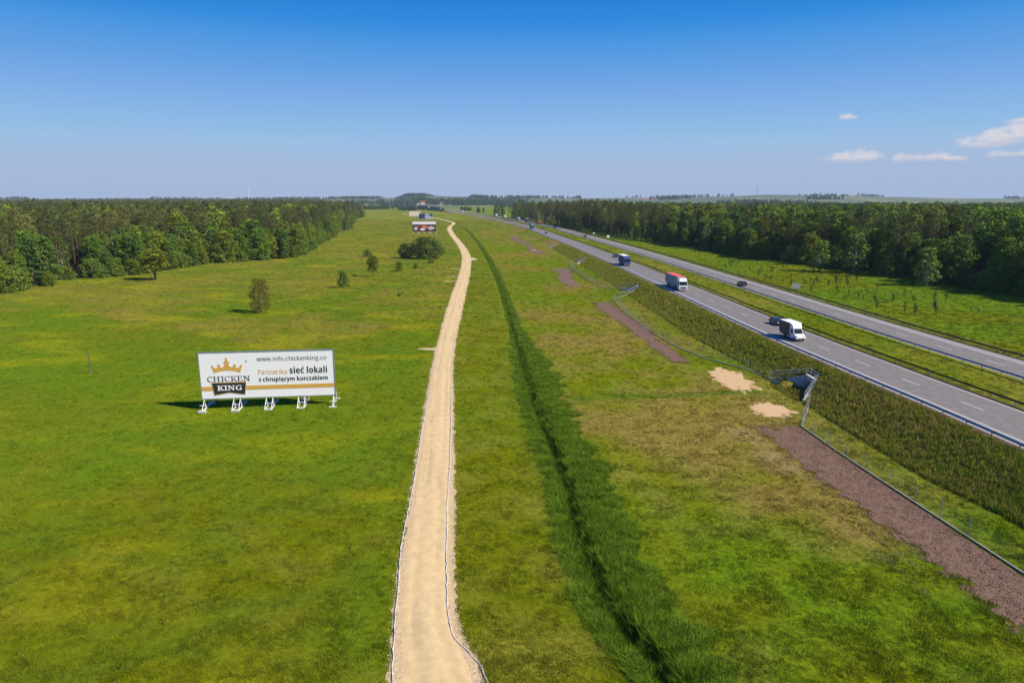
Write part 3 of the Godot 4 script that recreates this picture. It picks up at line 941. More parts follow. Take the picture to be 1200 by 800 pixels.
func make_forest():
	rng.seed = 77
	var pines := []
	var broads := []
	var stuff := {}
	for k in ["pine_a", "pine_b", "pine_c", "broad_a", "broad_b", "broad_c", "birch"]:
		stuff[k] = []
	for side in [-1, 1]:
		var s := 172.0
		while s < 3200.0:
			var cell := 4.6 if s < 420.0 else (5.5 if s < 800.0 else (9.0 if s < 1500.0 else 16.0))
			var e := at(edge_left, s) if side < 0 else at(edge_right, s)
			if side > 0 and s > 1330.0:
				break
			if side > 0 and s > 1190.0:
				e = maxf(e, 0.10 * s - 60.0)
			var lim := 0.86 * s + 26.0
			var x := e
			var depth := 0.0
			while absf(x) < lim and (x < 0) == (side < 0) or depth < 12.0:
				var px := x + rng.randf_range(-0.45, 0.45) * cell
				var ps := s + rng.randf_range(-0.45, 0.45) * cell
				x += side * cell
				depth += cell
				if absf(px) > lim or depth > 1400.0:
					break
				# glades and gaps
				if n_big.get_noise_2d(px * 0.6 + 300.0, ps * 0.6) > 0.42 and depth > 20.0 and s < 900.0:
					continue
				if (depth < 6.0 and n_mid.get_noise_2d(px, ps) > 0.22) or (depth < 24.0 and rng.randf() < 0.36):
					continue
				var pine_share := 0.82 if side < 0 else (0.88 if s > 480.0 else 0.22)
				if depth < 14.0:
					pine_share = 0.14 if side < 0 else (0.7 if s > 480.0 else 0.10)
				pine_share += n_big.get_noise_2d(px * 0.7, ps * 0.7 + 500.0) * 0.9
				var kind: String
				var h: float
				var back := smooth(4.0, 20.0, depth)
				if rng.randf() < pine_share:
					kind = ["pine_a", "pine_b", "pine_c"][rng.randi() % 3]
					h = rng.randf_range(18.0, 23.0) - (1.6 if side > 0 else 0.0)
					if s > 420.0:
						h += (3.2 if s < 1000.0 and px < 110.0 else -1.0) if side > 0 else 1.2
				else:
					kind = ["broad_a", "broad_b", "broad_c", "broad_a", "broad_b", "broad_c", "birch"][rng.randi() % 7]
					h = lerpf(rng.randf_range(9.0, 17.0), rng.randf_range(16.0, 22.0), back) - (0.8 if side > 0 else 0.0)
				h += n_mid.get_noise_2d(px * 0.5, ps * 0.5) * 2.6
				var rec := {"kind": kind, "x": px, "s": ps, "h": h, "side": side, "score": h / ps * (1.0 if depth < 9.0 else (0.75 if depth < 16.0 else (0.4 if depth < 26.0 else 0.05)))}
				if kind.begins_with("pine"):
					pines.append(rec)
				else:
					broads.append(rec)
			s += cell
	for list in [pines, broads]:
		list.sort_custom(func(a, b): return a.score > b.score)
		for i in list.size():
			var t: Dictionary = list[i]
			if i < 270:
				var is_pine: bool = t.kind.begins_with("pine")
				var called := "pine_tree" if is_pine else ("birch_tree" if t.kind == "birch" else "broadleaf_tree")
				var where := "left forest beyond the meadow" if t.side < 0 else "right forest beyond the motorway"
				var size := "very tall " if t.h > 23.5 else ("tall " if t.h > 20.0 else ("medium " if t.h > 15.0 else "short "))
				var zone: String
				if t.side < 0:
					zone = "near the left picture edge" if t.s < 235.0 else ("behind the round meadow tree" if t.s < 315.0 else ("by the meadow corner" if t.s < 420.0 else "along the receding edge"))
				else:
					zone = "near the right picture edge" if t.s < 235.0 else ("behind the young birches" if t.s < 380.0 else ("behind the white signs" if t.s < 600.0 else "by the motorway bend"))
				var look := size + "pine with bare trunk" if is_pine else (size + "pale barked birch" if t.kind == "birch" else size + "full crowned broadleaf tree")
				var mk: String = ("needle_" + ["a", "b", "c"][i % 3]) if is_pine else ("leaf_" + ["a", "b", "c", "d"][i % 4])
				tree(t.kind, called, "%s in the %s, %s" % [look, where.get_slice(" beyond", 0), zone], "tree", t.x, t.s, t.h, rng.randf_range(0.9, 1.2) if is_pine else rng.randf_range(0.95, 1.45), mk, "%s of the %s" % ["pines" if is_pine else ("birches" if t.kind == "birch" else "broadleaf trees"), where])
			else:
				stuff[t.kind].append(t)
	for k in stuff:
		var list: Array = stuff[k]
		var buf := PackedFloat32Array()
		buf.resize(list.size() * 16)
		for i in list.size():
			var t: Dictionary = list[i]
			var l := rng.randf_range(0.65, 1.55)
			put(buf, i, t.x, ground_y(t.x, t.s) if t.s < 1400.0 else far_y(t.x, t.s), -t.s, t.h / P[k].h * rng.randf_range(0.9, 1.2) * (1.0 if t.s < 800.0 else (1.25 if t.s < 1500.0 else 1.5)), 1.0 if t.s < 800.0 else (0.8 if t.s < 1500.0 else 0.67), rng.randf() * TAU, Color(l * rng.randf_range(0.9, 1.15), l, l * rng.randf_range(0.85, 1.1)))
		var look: String = {"pine_a": "grey green pines", "pine_b": "dark pines", "pine_c": "olive pines", "broad_a": "green broadleaf trees", "broad_b": "dark broadleaf trees", "broad_c": "bright broadleaf trees", "birch": "pale birches"}[k]
		scatter("forest", "mass of %s receding behind the forest edges" % look, "forest", P[k].both, M.leaf if not k.begins_with("pine") else M.needle, buf)
	# bushes along the feet of both forests
	for k in 130:
		var left := k < 84
		var s := rng.randf_range(200.0, 520.0) if left else rng.randf_range(186.0, 440.0)
		var x := at(edge_left, s) + rng.randf_range(-2.0, 3.5) if left else at(edge_right, s) - rng.randf_range(-2.0, 2.5)
		tree(["bush_a", "bush_b"][k % 2], "bush", "%s green bush at the foot of the %s" % [["low", "wide", "taller"][k % 3], ("left forest, %s" % ("near the left picture edge" if s < 250.0 else ("behind the round tree" if s < 330.0 else "along the receding edge"))) if left else ("right forest, %s" % ("near the right picture edge" if s < 250.0 else "behind the young birches"))], "bush", x, s, rng.randf_range(3.0, 8.5), rng.randf_range(0.8, 1.25), "leaf_" + ["a", "b", "c", "a"][k % 4], "bushes of the left forest edge" if left else "bushes of the right forest edge")

func make_lone_trees():
	rng.seed = 5
	tree("airy_tree", "young_tree", "thin airy olive young tree alone on the meadow beyond the large board", "tree", -66.0, 177.0, 9.4, 1.0, "leaf_c")
	tree("lone_tree", "round_tree", "round crowned small tree standing before the left forest edge", "tree", -131.0, 250.0, 11.8, 1.55, "leaf_c")
	tree("bare_sapling", "sapling_tree", "thin nearly bare sapling on the meadow left of the large board", "tree", -72.0, 113.0, 4.6, 1.0, "leaf_c")
	tree("lone_tree", "round_tree", "small round tree with visible trunk left of the wide willow", "tree", -52.8, 259.0, 8.6, 0.95, "leaf_b")
	tree("bush_a", "meadow_bush", "leaning dark bush alone on the meadow beside the small round tree", "bush", -56.6, 228.0, 5.8, 0.75, "leaf_b")
	tree("willow", "willow_tree", "wide dark spreading willow beside the bend of the sandy track", "tree", -42.5, 342.0, 10.6, 1.75, "leaf_b")
	tree("willow", "willow_tree", "smaller willow merging with the left side of the wide one", "tree", -53.5, 346.0, 7.6, 1.1, "leaf_b")
	tree("bush_b", "meadow_bush", "flat low bush farther out behind the small round tree", "bush", -75.5, 358.0, 3.8, 1.3, "leaf_b")
	tree("bush_a", "meadow_bush", "scrubby pale bush in front of the wide willow", "bush", -46.5, 281.0, 4.2, 0.85, "leaf_c")
	tree("bush_b", "meadow_bush", "tiny bush between the scrubby bush and the wide willow", "bush", -41.0, 292.0, 2.4, 1.0, "leaf_c")
	tree("bush_b", "meadow_bush", "small leafy bush at the front foot of the wide willow", "bush", -37.5, 318.0, 2.6, 1.1, "leaf_a")
	for k in [[-163, 690, 9.0, "rightmost low bush off the end of the left forest"], [-172, 700, 7.0, "middle low bush off the end of the left forest"], [-182, 720, 10.0, "pale willow bush touching the end of the left forest"]]:
		tree("bush_a", "field_bush", k[3], "bush", k[0], k[1], k[2], 1.3, "leaf_b")
	tree("bush_b", "brush_heap", "small dark brush heap alone on the meadow left of the track", "brush", -34.5, 207.0, 1.1, 1.1, "leaf_d")
	# right of the motorway
	tree("young_birch", "young_birch", "young birch with shadow on the grass before the dark right forest", "tree", 121.5, 270.0, 12.5, 1.35, "leaf_a")
	tree("young_birch", "young_birch", "taller middle birch of the small trio by the right forest", "tree", 124.0, 358.0, 12.5, 1.15, "leaf_a")
	tree("bush_b", "young_bush", "left bush of the small trio by the right forest", "bush", 119.8, 357.0, 6.5, 1.0, "leaf_a")
	tree("bush_b", "young_bush", "right bush of the small trio by the right forest", "bush", 129.0, 362.0, 5.8, 1.0, "leaf_a")
	tree("young_birch", "young_birch", "broad double birch standing right of the lone young birch", "tree", 131.0, 262.0, 15.5, 1.5, "leaf_b")
	tree("young_birch", "young_birch", "young birch nearest the right picture edge before the forest", "tree", 135.5, 222.0, 13.0, 1.4, "leaf_a")
	tree("bush_b", "young_bush", "small bright bush before the dark gap in the right forest", "bush", 127.0, 322.0, 4.8, 0.75, "leaf_a")
	tree("bush_a", "young_bush", "small dark bush beside the bright one before the right forest", "bush", 133.0, 312.0, 6.2, 0.7, "leaf_b")
	for k in 84:
		var s := rng.randf_range(160.0, 310.0)
		var o := 47.0 + floorf(rng.randf() * 6.0) * 5.5 + rng.randf_range(-0.8, 0.8)
		var x := at(rail, s) + o
		if x > at(edge_right, s) - 8.0 or x > 0.80 * s + 4.0:
			continue
		tree("sapling", "planted_sapling", "%s planted sapling in the %s row from the motorway, %s" % ["knee high" if k % 2 else "waist high", ["first", "second", "third", "fourth", "fifth", "sixth"][int((o - 46.0) / 5.5)], "beside the black car" if s > 235.0 else ("beyond the wide sign" if s > 200.0 else "toward the right picture edge")], "sapling", x, s, rng.randf_range(1.2, 1.7) if k % 2 else rng.randf_range(1.8, 2.7), 1.0, "leaf_d", "saplings planted right of the motorway")

# ---------------------------------------------------------------- far country
func skyline(u: float) -> float:
	var k := [[-0.95, 0.0], [-0.26, 0.6], [-0.2, 0.8], [-0.17, 1.6], [-0.145, 4.2], [-0.115, 4.4], [-0.09, 3.2], [-0.03, 2.2], [0.1, 1.5], [0.2, 2.0], [0.3, 3.4], [0.37, 5.2], [0.45, 4.4], [0.55, 2.4], [0.65, 1.0], [0.95, 0.4]]
	for i in k.size() - 1:
		if u < k[i + 1][0]:
			return lerpf(k[i][1], k[i + 1][1], smooth(k[i][0], k[i + 1][0], u))
	return -0.6

func hill_y(x: float, s: float) -> float:
	return -1.5 + smooth(2300.0, 4700.0, s) * (30.0 + skyline(x / s) * 5.6) + n_big.get_noise_2d(x * 0.02, s * 0.02) * 5.0 * smooth(2300.0, 3500.0, s)

func far_y(x: float, s: float) -> float:
	return maxf(ground_y(x, s), hill_y(x, s))

func make_far():
	var cell := FastNoiseLite.new()
	cell.seed = 9
	cell.noise_type = FastNoiseLite.TYPE_CELLULAR
	cell.cellular_return_type = FastNoiseLite.RETURN_CELL_VALUE
	cell.frequency = 0.006
	var rows := []
	var cols := []
	var s := 1500.0
	while s < 5900.0:
		var row := []
		var cr := []
		for k in 261:
			var u := lerpf(-1.15, 1.15, k / 260.0)
			var x := u * s
			row.append(Vector3(x, hill_y(x, s) if s < 5200.0 else hill_y(x, s) - (s - 5200.0) * 0.02, -s))
			var v := cell.get_noise_2d(x * 0.55, s * 0.35 + x * 0.08)
			var c := Color(0.065, 0.105, 0.030)
			if v > 0.55:
				c = Color(0.19, 0.17, 0.03)
			elif v > 0.25:
				c = Color(0.10, 0.135, 0.045)
			elif v < -0.6:
				c = Color(0.17, 0.125, 0.08)
			elif v < -0.2:
				c = Color(0.05, 0.09, 0.035)
			cr.append(c)
		rows.append(row)
		cols.append(cr)
		s += 60.0 if s < 5200.0 else 500.0
	var hm := mat("hill_fields", 1, 1, 1, 0.95)
	hm.vertex_color_use_as_albedo = true
	structure(sheet(rows, cols), "hills", hm)
	# woods and hedges on the hills
	rng.seed = 12
	var list := []
	var tries := 0
	while list.size() < 5200 and tries < 200000:
		tries += 1
		var ss := rng.randf_range(2350.0, 4700.0)
		var u := rng.randf_range(-0.9, 0.9)
		var x := u * ss
		var w := n_big.get_noise_2d(x * 0.045 + 70.0, ss * 0.09)
		var mound := u > -0.168 and u < -0.112 and ss > 4100.0
		var belt := u > -0.24 and u < 0.02 and ss > 2900.0 and ss < 3300.0 and n_mid.get_noise_2d(x * 0.08, ss * 0.05) > -0.05
		var belt2 := u > -0.06 and u < -0.035 and ss > 4200.0
		if not (w > (0.30 if u < 0.1 else 0.44) or mound or belt or belt2):
			continue
		var rim := 1.0 if not mound else lerpf(0.35, 1.0, smooth(0.0, 0.016, minf(u + 0.168, -0.112 - u)))
		list.append([x, ss, rng.randf_range(7.0, 21.0) * rim])
	for q in [[-0.205, 2330.0, 60, 60.0], [-0.150, 1900.0, 60, 22.0], [-0.075, 1750.0, 30, 30.0], [-0.055, 1500.0, 24, 24.0], [-0.185, 2050.0, 50, 60.0]]:
		for j in q[2]:
			var ss: float = q[1] + rng.randfn() * 30.0
			var x: float = q[0] * ss + rng.randf_range(-1, 1) * q[3]
			if absf(x - at(rail, ss) - 17.0) < 34.0:
				continue
			list.append([x, ss, rng.randf_range(7.0, 13.0)])
	var buf := PackedFloat32Array()
	buf.resize(list.size() * 16)
	for i in list.size():
		var l := rng.randf_range(0.6, 1.05)
		put(buf, i, list[i][0], far_y(list[i][0], list[i][1]) - 0.5, -list[i][1], list[i][2] / P.broad_b.h * 1.5, 0.67, rng.randf() * TAU, Color(l, l, l))
	scatter("far_woods", "hazy dark woods and hedges on the distant hills", "woods", P.broad_b.both, M.leaf, buf)
	# village houses
	var looks := ["white house with red roof left of the two seen below the wooded hill", "white house with red roof right of the other below the wooded hill", "smaller pale house left beside the red roofed house below the hill"]
	var spots := [[-0.128, 2980.0, 1.3], [-0.100, 2950.0, 1.2], [-0.136, 2940.0, 0.8]]
	for i in 3:
		var ss: float = spots[i][1]
		var x: float = spots[i][0] * ss
		var h := thing("village_house", looks[i], "house", Vector3(x, far_y(x, ss) - 0.4, -ss), 0.3 - i * 0.25, "houses of the distant village")
		h.scale = Vector3.ONE * spots[i][2]
		var st := Shape.new()
		st.prism(PackedVector2Array([Vector2(-5, 0), Vector2(5, 0), Vector2(5, 5.5), Vector2(0, 9.5), Vector2(-5, 5.5)]), -7, 7)
		part(st.mesh(), "wall", M.wall_white, h)
		st = Shape.new()
		st.prism(PackedVector2Array([Vector2(-5.7, 5.05), Vector2(0, 9.62), Vector2(5.7, 5.05), Vector2(5.7, 5.4), Vector2(0, 10.0), Vector2(-5.7, 5.4)]), -7.5, 7.5)
		part(st.mesh(), "roof", M.roof_red, h)
		for j in 3:
			st = Shape.new()
			st.box(Vector3(-4.6 + j * 3.8, 1.6, 4.9), Vector3(-3.0 + j * 3.8, 3.4, 5.06))
			part(st.mesh(), "window", M.window_glass, h)
	# wind turbine and mast on the horizon
	var x := -0.378 * 4300.0
	var t := thing("wind_turbine", "faint white wind turbine on the horizon above the left forest", "wind turbine", Vector3(x, far_y(x, 4300.0) - 1.0, -4300.0))
	var st := Shape.new()
	st.tube([Vector3.ZERO, Vector3(0, 72, 0)], [2.1, 1.2], 10)
	part(st.mesh(), "tower", M.turbine_grey, t)
	st = Shape.new()
	st.chamfer(Vector3(-1.5, 71, -3), Vector3(1.5, 74.5, 5), 0.5)
	part(st.mesh(), "nacelle", M.turbine_grey, t)
	for k in 3:
		var d := Vector3(sin(k * TAU / 3 + 0.35), cos(k * TAU / 3 + 0.35), 0)
		st = Shape.new()
		st.tube([Vector3(0, 73, 5.6), Vector3(0, 73, 5.6) + d * 9.0, Vector3(0, 73, 5.6) + d * 34.0], [1.0, 1.4, 0.25], 6)
		part(st.mesh(), "blade", M.turbine_grey, t)
	x = 0.351 * 4100.0
	t = thing("radio_mast", "thin radio mast on the wooded ridge above the right forest", "mast", Vector3(x, far_y(x, 4100.0) - 1.0, -4100.0))
	st = Shape.new()
	st.tube([Vector3.ZERO, Vector3(0, 58, 0)], [1.6, 0.7], 6)
	part(st.mesh(), "mast_pole", M.weathered_steel, t)
	for k in 3:
		st = Shape.new()
		st.box(Vector3(-2.0, 50 + k * 3, -0.6), Vector3(2.0, 51.6 + k * 3, 0.6))
		part(st.mesh(), "antenna", M.weathered_steel, t)

# ---------------------------------------------------------------- along the motorway
func road_turn(s: float) -> float:
	return atan2(at(rail, s - 4.0) - at(rail, s + 4.0), 8.0)

func make_guardrail(off: float, label: String, facing: float):
	var o := thing("guardrail", label, "guardrail", Vector3(at(rail, 60.0) + off, at(mwy, 60.0), -60.0))
	var org := o.position
	var profile := [[0.0, 0.77], [0.075, 0.72], [0.075, 0.68], [0.012, 0.63], [0.012, 0.60], [0.075, 0.55], [0.075, 0.51], [0.0, 0.46], [-0.012, 0.46], [0.06, 0.51], [0.06, 0.55], [0.0, 0.60], [0.0, 0.63], [0.06, 0.68], [0.06, 0.72], [-0.012, 0.77], [0.0, 0.77]]
	var rows := []
	var s := 20.0
	while s < 1300.0:
		var row := []
		for p in profile:
			row.append(Vector3(at(rail, s) + off + p[0] * facing, at(mwy, s) + p[1], -s) - org)
		rows.append(row)
		s += 4.0 if s < 340.0 else 20.0
	part(sheet(rows), "beam", M.steel, o)
	var st := Shape.new()
	st.box(Vector3(-0.05, -0.35, -0.06), Vector3(0.05, 0.74, 0.06))
	var post := st.mesh()
	s = 22.0
	while s < 420.0:
		var q := part(post, "post", M.weathered_steel, o)
		q.position = Vector3(at(rail, s) + off - 0.075 * facing, at(mwy, s), -s) - org
		s += 4.0
	st = Shape.new()
	while s < 1000.0:
		var p := Vector3(at(rail, s) + off - 0.075 * facing, at(mwy, s), -s) - org
		st.box(p + Vector3(-0.05, -0.35, -0.06), p + Vector3(0.05, 0.74, 0.06))
		s += 4.0
	part(st.mesh(), "far_posts", M.weathered_steel, o).set_meta("kind", "stuff")

func make_fence(pts: Array, label: String, board: float, high := 1.9):
	var o := thing("wildlife_fence", label, "fence", Vector3(pts[0].x, ground_y(pts[0].x, pts[0].y), -pts[0].y))
	var org := o.position
	var post := Shape.new()
	post.tube([Vector3(0, -0.3, 0), Vector3(0, high + 0.1, 0)], [0.035, 0.035], 6)
	var pm := post.mesh()
	var step := 4.6
	for i in pts.size() - 1:
		var a: Vector2 = pts[i]
		var b: Vector2 = pts[i + 1]
		var n := maxi(1, roundi(a.distance_to(b) / step))
		for k in n:
			var p: Vector2 = a.lerp(b, float(k) / n)
			var q: Vector2 = a.lerp(b, float(k + 1) / n)
			var pa := Vector3(p.x, ground_y(p.x, p.y), -p.y) - org
			var pb := Vector3(q.x, ground_y(q.x, q.y), -q.y) - org
			part(pm, "post", M.weathered_steel, o).position = pa
			if i == pts.size() - 2 and k == n - 1:
				part(pm, "post", M.weathered_steel, o).position = pb
			var st := Shape.new()
			for w in 9:
				var y := 0.12 + (high - 0.14) * w / 8.0
				st.tube([pa + Vector3(0, y, 0), pb + Vector3(0, y, 0)], [0.006, 0.006], 3, false)
			var len := pa.distance_to(pb)
			for w in int(len / 0.4):
				var r := pa.lerp(pb, (w + 0.5) / int(len / 0.4))
				st.tube([r + Vector3(0, 0.1, 0), r + Vector3(0, high, 0)], [0.004, 0.004], 3, false)
			part(st.mesh(), "wire_netting", M.weathered_steel, o)
			# the low board that keeps amphibians off the road
			st = Shape.new()
			var d := (pb - pa).normalized()
			var nn := Vector3(-d.z, 0, d.x) * 0.05
			var e := Vector3.UP * board
			var dn := Vector3.UP * -0.25
			st.hexa([pa + nn + dn, pb + nn + dn, pb - nn + dn, pa - nn + dn, pa + nn + e, pb + nn + e, pb - nn * 2.6 + e, pa - nn * 2.6 + e])
			part(st.mesh(), "base_board", M.green_board, o)

func make_culvert(at_s: float, w: float, label: String):
	var x := at(rail, at_s) - 4.6
	var o := thing("culvert", label, "culvert", Vector3(x, -1.0, -at_s))
	# local: the opening looks along -x; a headwall with a box opening, two splayed wing walls
	var top := 2.3
	var hw := w * 0.5
	var st := Shape.new()
	st.box(Vector3(0, -0.6, -hw - 0.4), Vector3(0.45, top, -hw + 0.45))
	st.box(Vector3(0, -0.6, hw - 0.45), Vector3(0.45, top, hw + 0.4))
	st.box(Vector3(0.002, 1.6, -hw + 0.45), Vector3(0.448, top, hw - 0.45))
	part(st.mesh(), "headwall", M.concrete, o)
	st = Shape.new()
	st.box(Vector3(-0.06, top, -hw - 0.46), Vector3(0.52, top + 0.16, hw + 0.46))
	part(st.mesh(), "coping", M.concrete, o)
	st = Shape.new()
	st.box(Vector3(0.45, -0.3, -hw + 0.3), Vector3(9.0, -0.1, hw - 0.3))
	st.box(Vector3(0.45, 1.62, -hw + 0.3), Vector3(9.0, 1.8, hw - 0.3))
	st.box(Vector3(0.45, -0.1, -hw + 0.2), Vector3(9.0, 1.62, -hw + 0.42))
	st.box(Vector3(0.45, -0.1, hw - 0.42), Vector3(9.0, 1.62, hw - 0.2))
	st.box(Vector3(9.0, -0.3, -hw + 0.2), Vector3(9.2, 1.8, hw - 0.2))
	part(st.mesh(), "barrel", M.concrete, o)
	for side in [-1, 1]:
		var a := Vector3(0.0, 0, side * hw)
		var b := a + (Vector3(-4.6, 0, 6.4) if side > 0 else Vector3(-4.9, 0, -2.2))
		var d := (b - a).normalized()
		var nn := Vector3(-d.z, 0, d.x) * 0.2
		st = Shape.new()
		var c := [a + nn + Vector3(0, -0.6, 0), b + nn + Vector3(0, -0.6, 0), b - nn + Vector3(0, -0.6, 0), a - nn + Vector3(0, -0.6, 0), a + nn + Vector3(0, top, 0), b + nn + Vector3(0, 1.25, 0), b - nn + Vector3(0, 1.25, 0), a - nn + Vector3(0, top, 0)]
		st.hexa(c)
		part(st.mesh(), "wing_wall", M.concrete, o)
		# railing on the wing
		var rl := part(rail_mesh(a + Vector3(0, top + 0.02, 0), b + Vector3(0, 1.27, 0), 1.1), "railing", M.steel, o)
		rl.position = Vector3.ZERO
	part(rail_mesh(Vector3(0.2, top + 0.17, -hw), Vector3(0.2, top + 0.17, hw), 1.1), "railing", M.steel, o)
	st = Shape.new()
	st.quad(Vector3(-4.0, -0.02, hw + 4.8), Vector3(9.0, -0.02, hw - 0.42), Vector3(9.0, -0.02, -hw + 0.42), Vector3(-4.0, -0.02, -hw - 1.4))
	part(st.mesh(), "channel_floor", M.concrete, o)

func rail_mesh(a: Vector3, b: Vector3, h: float) -> ArrayMesh:
	var st := Shape.new()
	var n := maxi(2, roundi(a.distance_to(b) / 1.3))
	for k in n + 1:
		var p := a.lerp(b, float(k) / n)
		st.tube([p, p + Vector3(0, h, 0)], [0.04, 0.04], 6)
	for y in [h, h * 0.52]:
		st.tube([a + Vector3(0, y, 0), b + Vector3(0, y, 0)], [0.045, 0.045], 6)
	return st.mesh()

func make_sign(off: float, s: float, w: float, h: float, low: float, m: String, label: String):
	var o := thing("road_sign", label, "sign", Vector3(at(rail, s) + off, ground_y(at(rail, s) + off, s), -s), road_turn(s))
	var st := Shape.new()
	for x in [-w * 0.32, w * 0.32]:
		st = Shape.new()
		st.tube([Vector3(x, -0.4, 0), Vector3(x, low + h, 0)], [0.045, 0.045], 6)
		part(st.mesh(), "post", M.steel, o)
	st = Shape.new()
	st.box(Vector3(-w * 0.5, low, 0.06), Vector3(w * 0.5, low + h, 0.10))
	part(st.mesh(), "panel", M[m], o)

func make_noise_barrier():
	var o := thing("noise_barrier", "long dark blue noise barrier along the far curve of the motorway", "noise barrier", Vector3(at(rail, 1650.0) - 1.5, at(mwy, 1650.0), -1650.0))
	var org := o.position
	var s := 1650.0
	while s < 2700.0:
		var s2 := s + 10.0
		var a := Vector3(at(rail, s) - 1.5, at(mwy, s) - 0.4, -s) - org
		var b := Vector3(at(rail, s2) - 1.5, at(mwy, s2) - 0.4, -s2) - org
		var st := Shape.new()
		var t := Vector3(0.2, 0, 0)
		var e := Vector3(0, 4.6, 0)
		st.hexa([a, a + t, b + t, b, a + e, a + t + e, b + t + e, b + e])
		if fmod(s, 190.0) > 20.0:
			part(st.mesh(), "panel", M.navy_panel, o)
		st = Shape.new()
		st.box(a + Vector3(-0.15, -0.3, -0.15), a + Vector3(0.35, 4.9, 0.15))
		part(st.mesh(), "post", M.weathered_steel, o)
		s = s2

# ---------------------------------------------------------------- advertising boards
func lettering(text: String, parent: Node, m: Material, x0: float, x1: float, y0: float, y1: float, z: float, weight := 400, serif := false):
	var f := SystemFont.new()
	f.font_names = PackedStringArray(["Droid Serif" if serif else "Droid Sans"])
	f.font_weight = weight
	var t := TextMesh.new()
	t.text = text
	t.font = f
	t.font_size = 48
	t.pixel_size = 0.02
	t.depth = 0.03
	t.curve_step = 2.0
	var bb := t.get_aabb()
	var o := part(t, "lettering", m, parent)
	var kx := (x1 - x0) / bb.size.x
	var ky := (y1 - y0) / bb.size.y
	o.scale = Vector3(kx, ky, 0.6)
	o.position = Vector3(x0 - bb.position.x * kx, y0 - bb.position.y * ky, z)

func flat(poly: PackedVector2Array, z: float, thick := 0.02) -> ArrayMesh:
	var st := Shape.new()
	var idx := Geometry2D.triangulate_polygon(poly)
	for i in range(0, idx.size(), 3):
		st.face([Vector3(poly[idx[i]].x, poly[idx[i]].y, z + thick), Vector3(poly[idx[i + 1]].x, poly[idx[i + 1]].y, z + thick), Vector3(poly[idx[i + 2]].x, poly[idx[i + 2]].y, z + thick)], Vector3(0, 0, 1))
	for i in poly.size():
		var a := poly[i]
		var b := poly[(i + 1) % poly.size()]
		st.quad(Vector3(a.x, a.y, z), Vector3(b.x, b.y, z), Vector3(b.x, b.y, z + thick), Vector3(a.x, a.y, z + thick))
	return st.mesh()

func rect(x0: float, y0: float, x1: float, y1: float) -> PackedVector2Array:
	return PackedVector2Array([Vector2(x0, y0), Vector2(x1, y0), Vector2(x1, y1), Vector2(x0, y1)])

func board_frame(o: Node3D, w: float, low: float, high: float, frames: int, m: Material):
	var st := Shape.new()
	st.chamfer(Vector3(-w / 2, low, -0.12), Vector3(w / 2, high, 0.0), 0.03)
	part(st.mesh(), "panel", m, o)
	st = Shape.new()
	for k in [[-w / 2 - 0.09, low - 0.1, -w / 2 + 0.0, high + 0.1], [w / 2, low - 0.1, w / 2 + 0.09, high + 0.1]]:
		st.box(Vector3(k[0], k[1], -0.2), Vector3(k[2], k[3], 0.05))
	st.box(Vector3(-w / 2, high, -0.2), Vector3(w / 2, high + 0.1, 0.05))
	st.box(Vector3(-w / 2, low - 0.1, -0.2), Vector3(w / 2, low, 0.05))
	part(st.mesh(), "frame", M.steel, o)
	for k in frames:
		var x := lerpf(-w / 2 + 0.25, w / 2 - 0.25, k / float(frames - 1))
		st = Shape.new()
		# a lattice stand: post, fore strut, long rear brace and a ground beam
		for dx in ([-0.45, 0.45] if k > 0 and k < frames - 1 else [0.0]):
			st.tube([Vector3(x + dx, 0.1, -0.28), Vector3(x + dx, high - 0.2, -0.28)], [0.05, 0.05], 6)
			st.tube([Vector3(x + dx, low + 0.1, -0.28), Vector3(x + dx, 0.14, 1.5)], [0.045, 0.045], 6)
			st.tube([Vector3(x + dx, low + 3.4, -0.28), Vector3(x + dx, 0.14, -3.2)], [0.06, 0.06], 6)
			st.box(Vector3(x + dx - 0.06, 0.02, -3.3), Vector3(x + dx + 0.06, 0.14, 1.6))
			st.tube([Vector3(x + dx, low + 2.0, -0.28), Vector3(x + dx, 1.8, -2.0)], [0.04, 0.04], 6)
		st.tube([Vector3(x - 0.5, 0.75, 0.62), Vector3(x + 0.5, 0.75, 0.62)], [0.04, 0.04], 6)
		part(st.mesh(), "support_stand", M.white_paint, o)
		for z in [1.35, -2.9]:
			st = Shape.new()
			st.chamfer(Vector3(x - 0.55, -0.1, z - 0.22), Vector3(x + 0.55, 0.22, z + 0.28), 0.05)
			part(st.mesh(), "ballast_block", M.concrete, o)

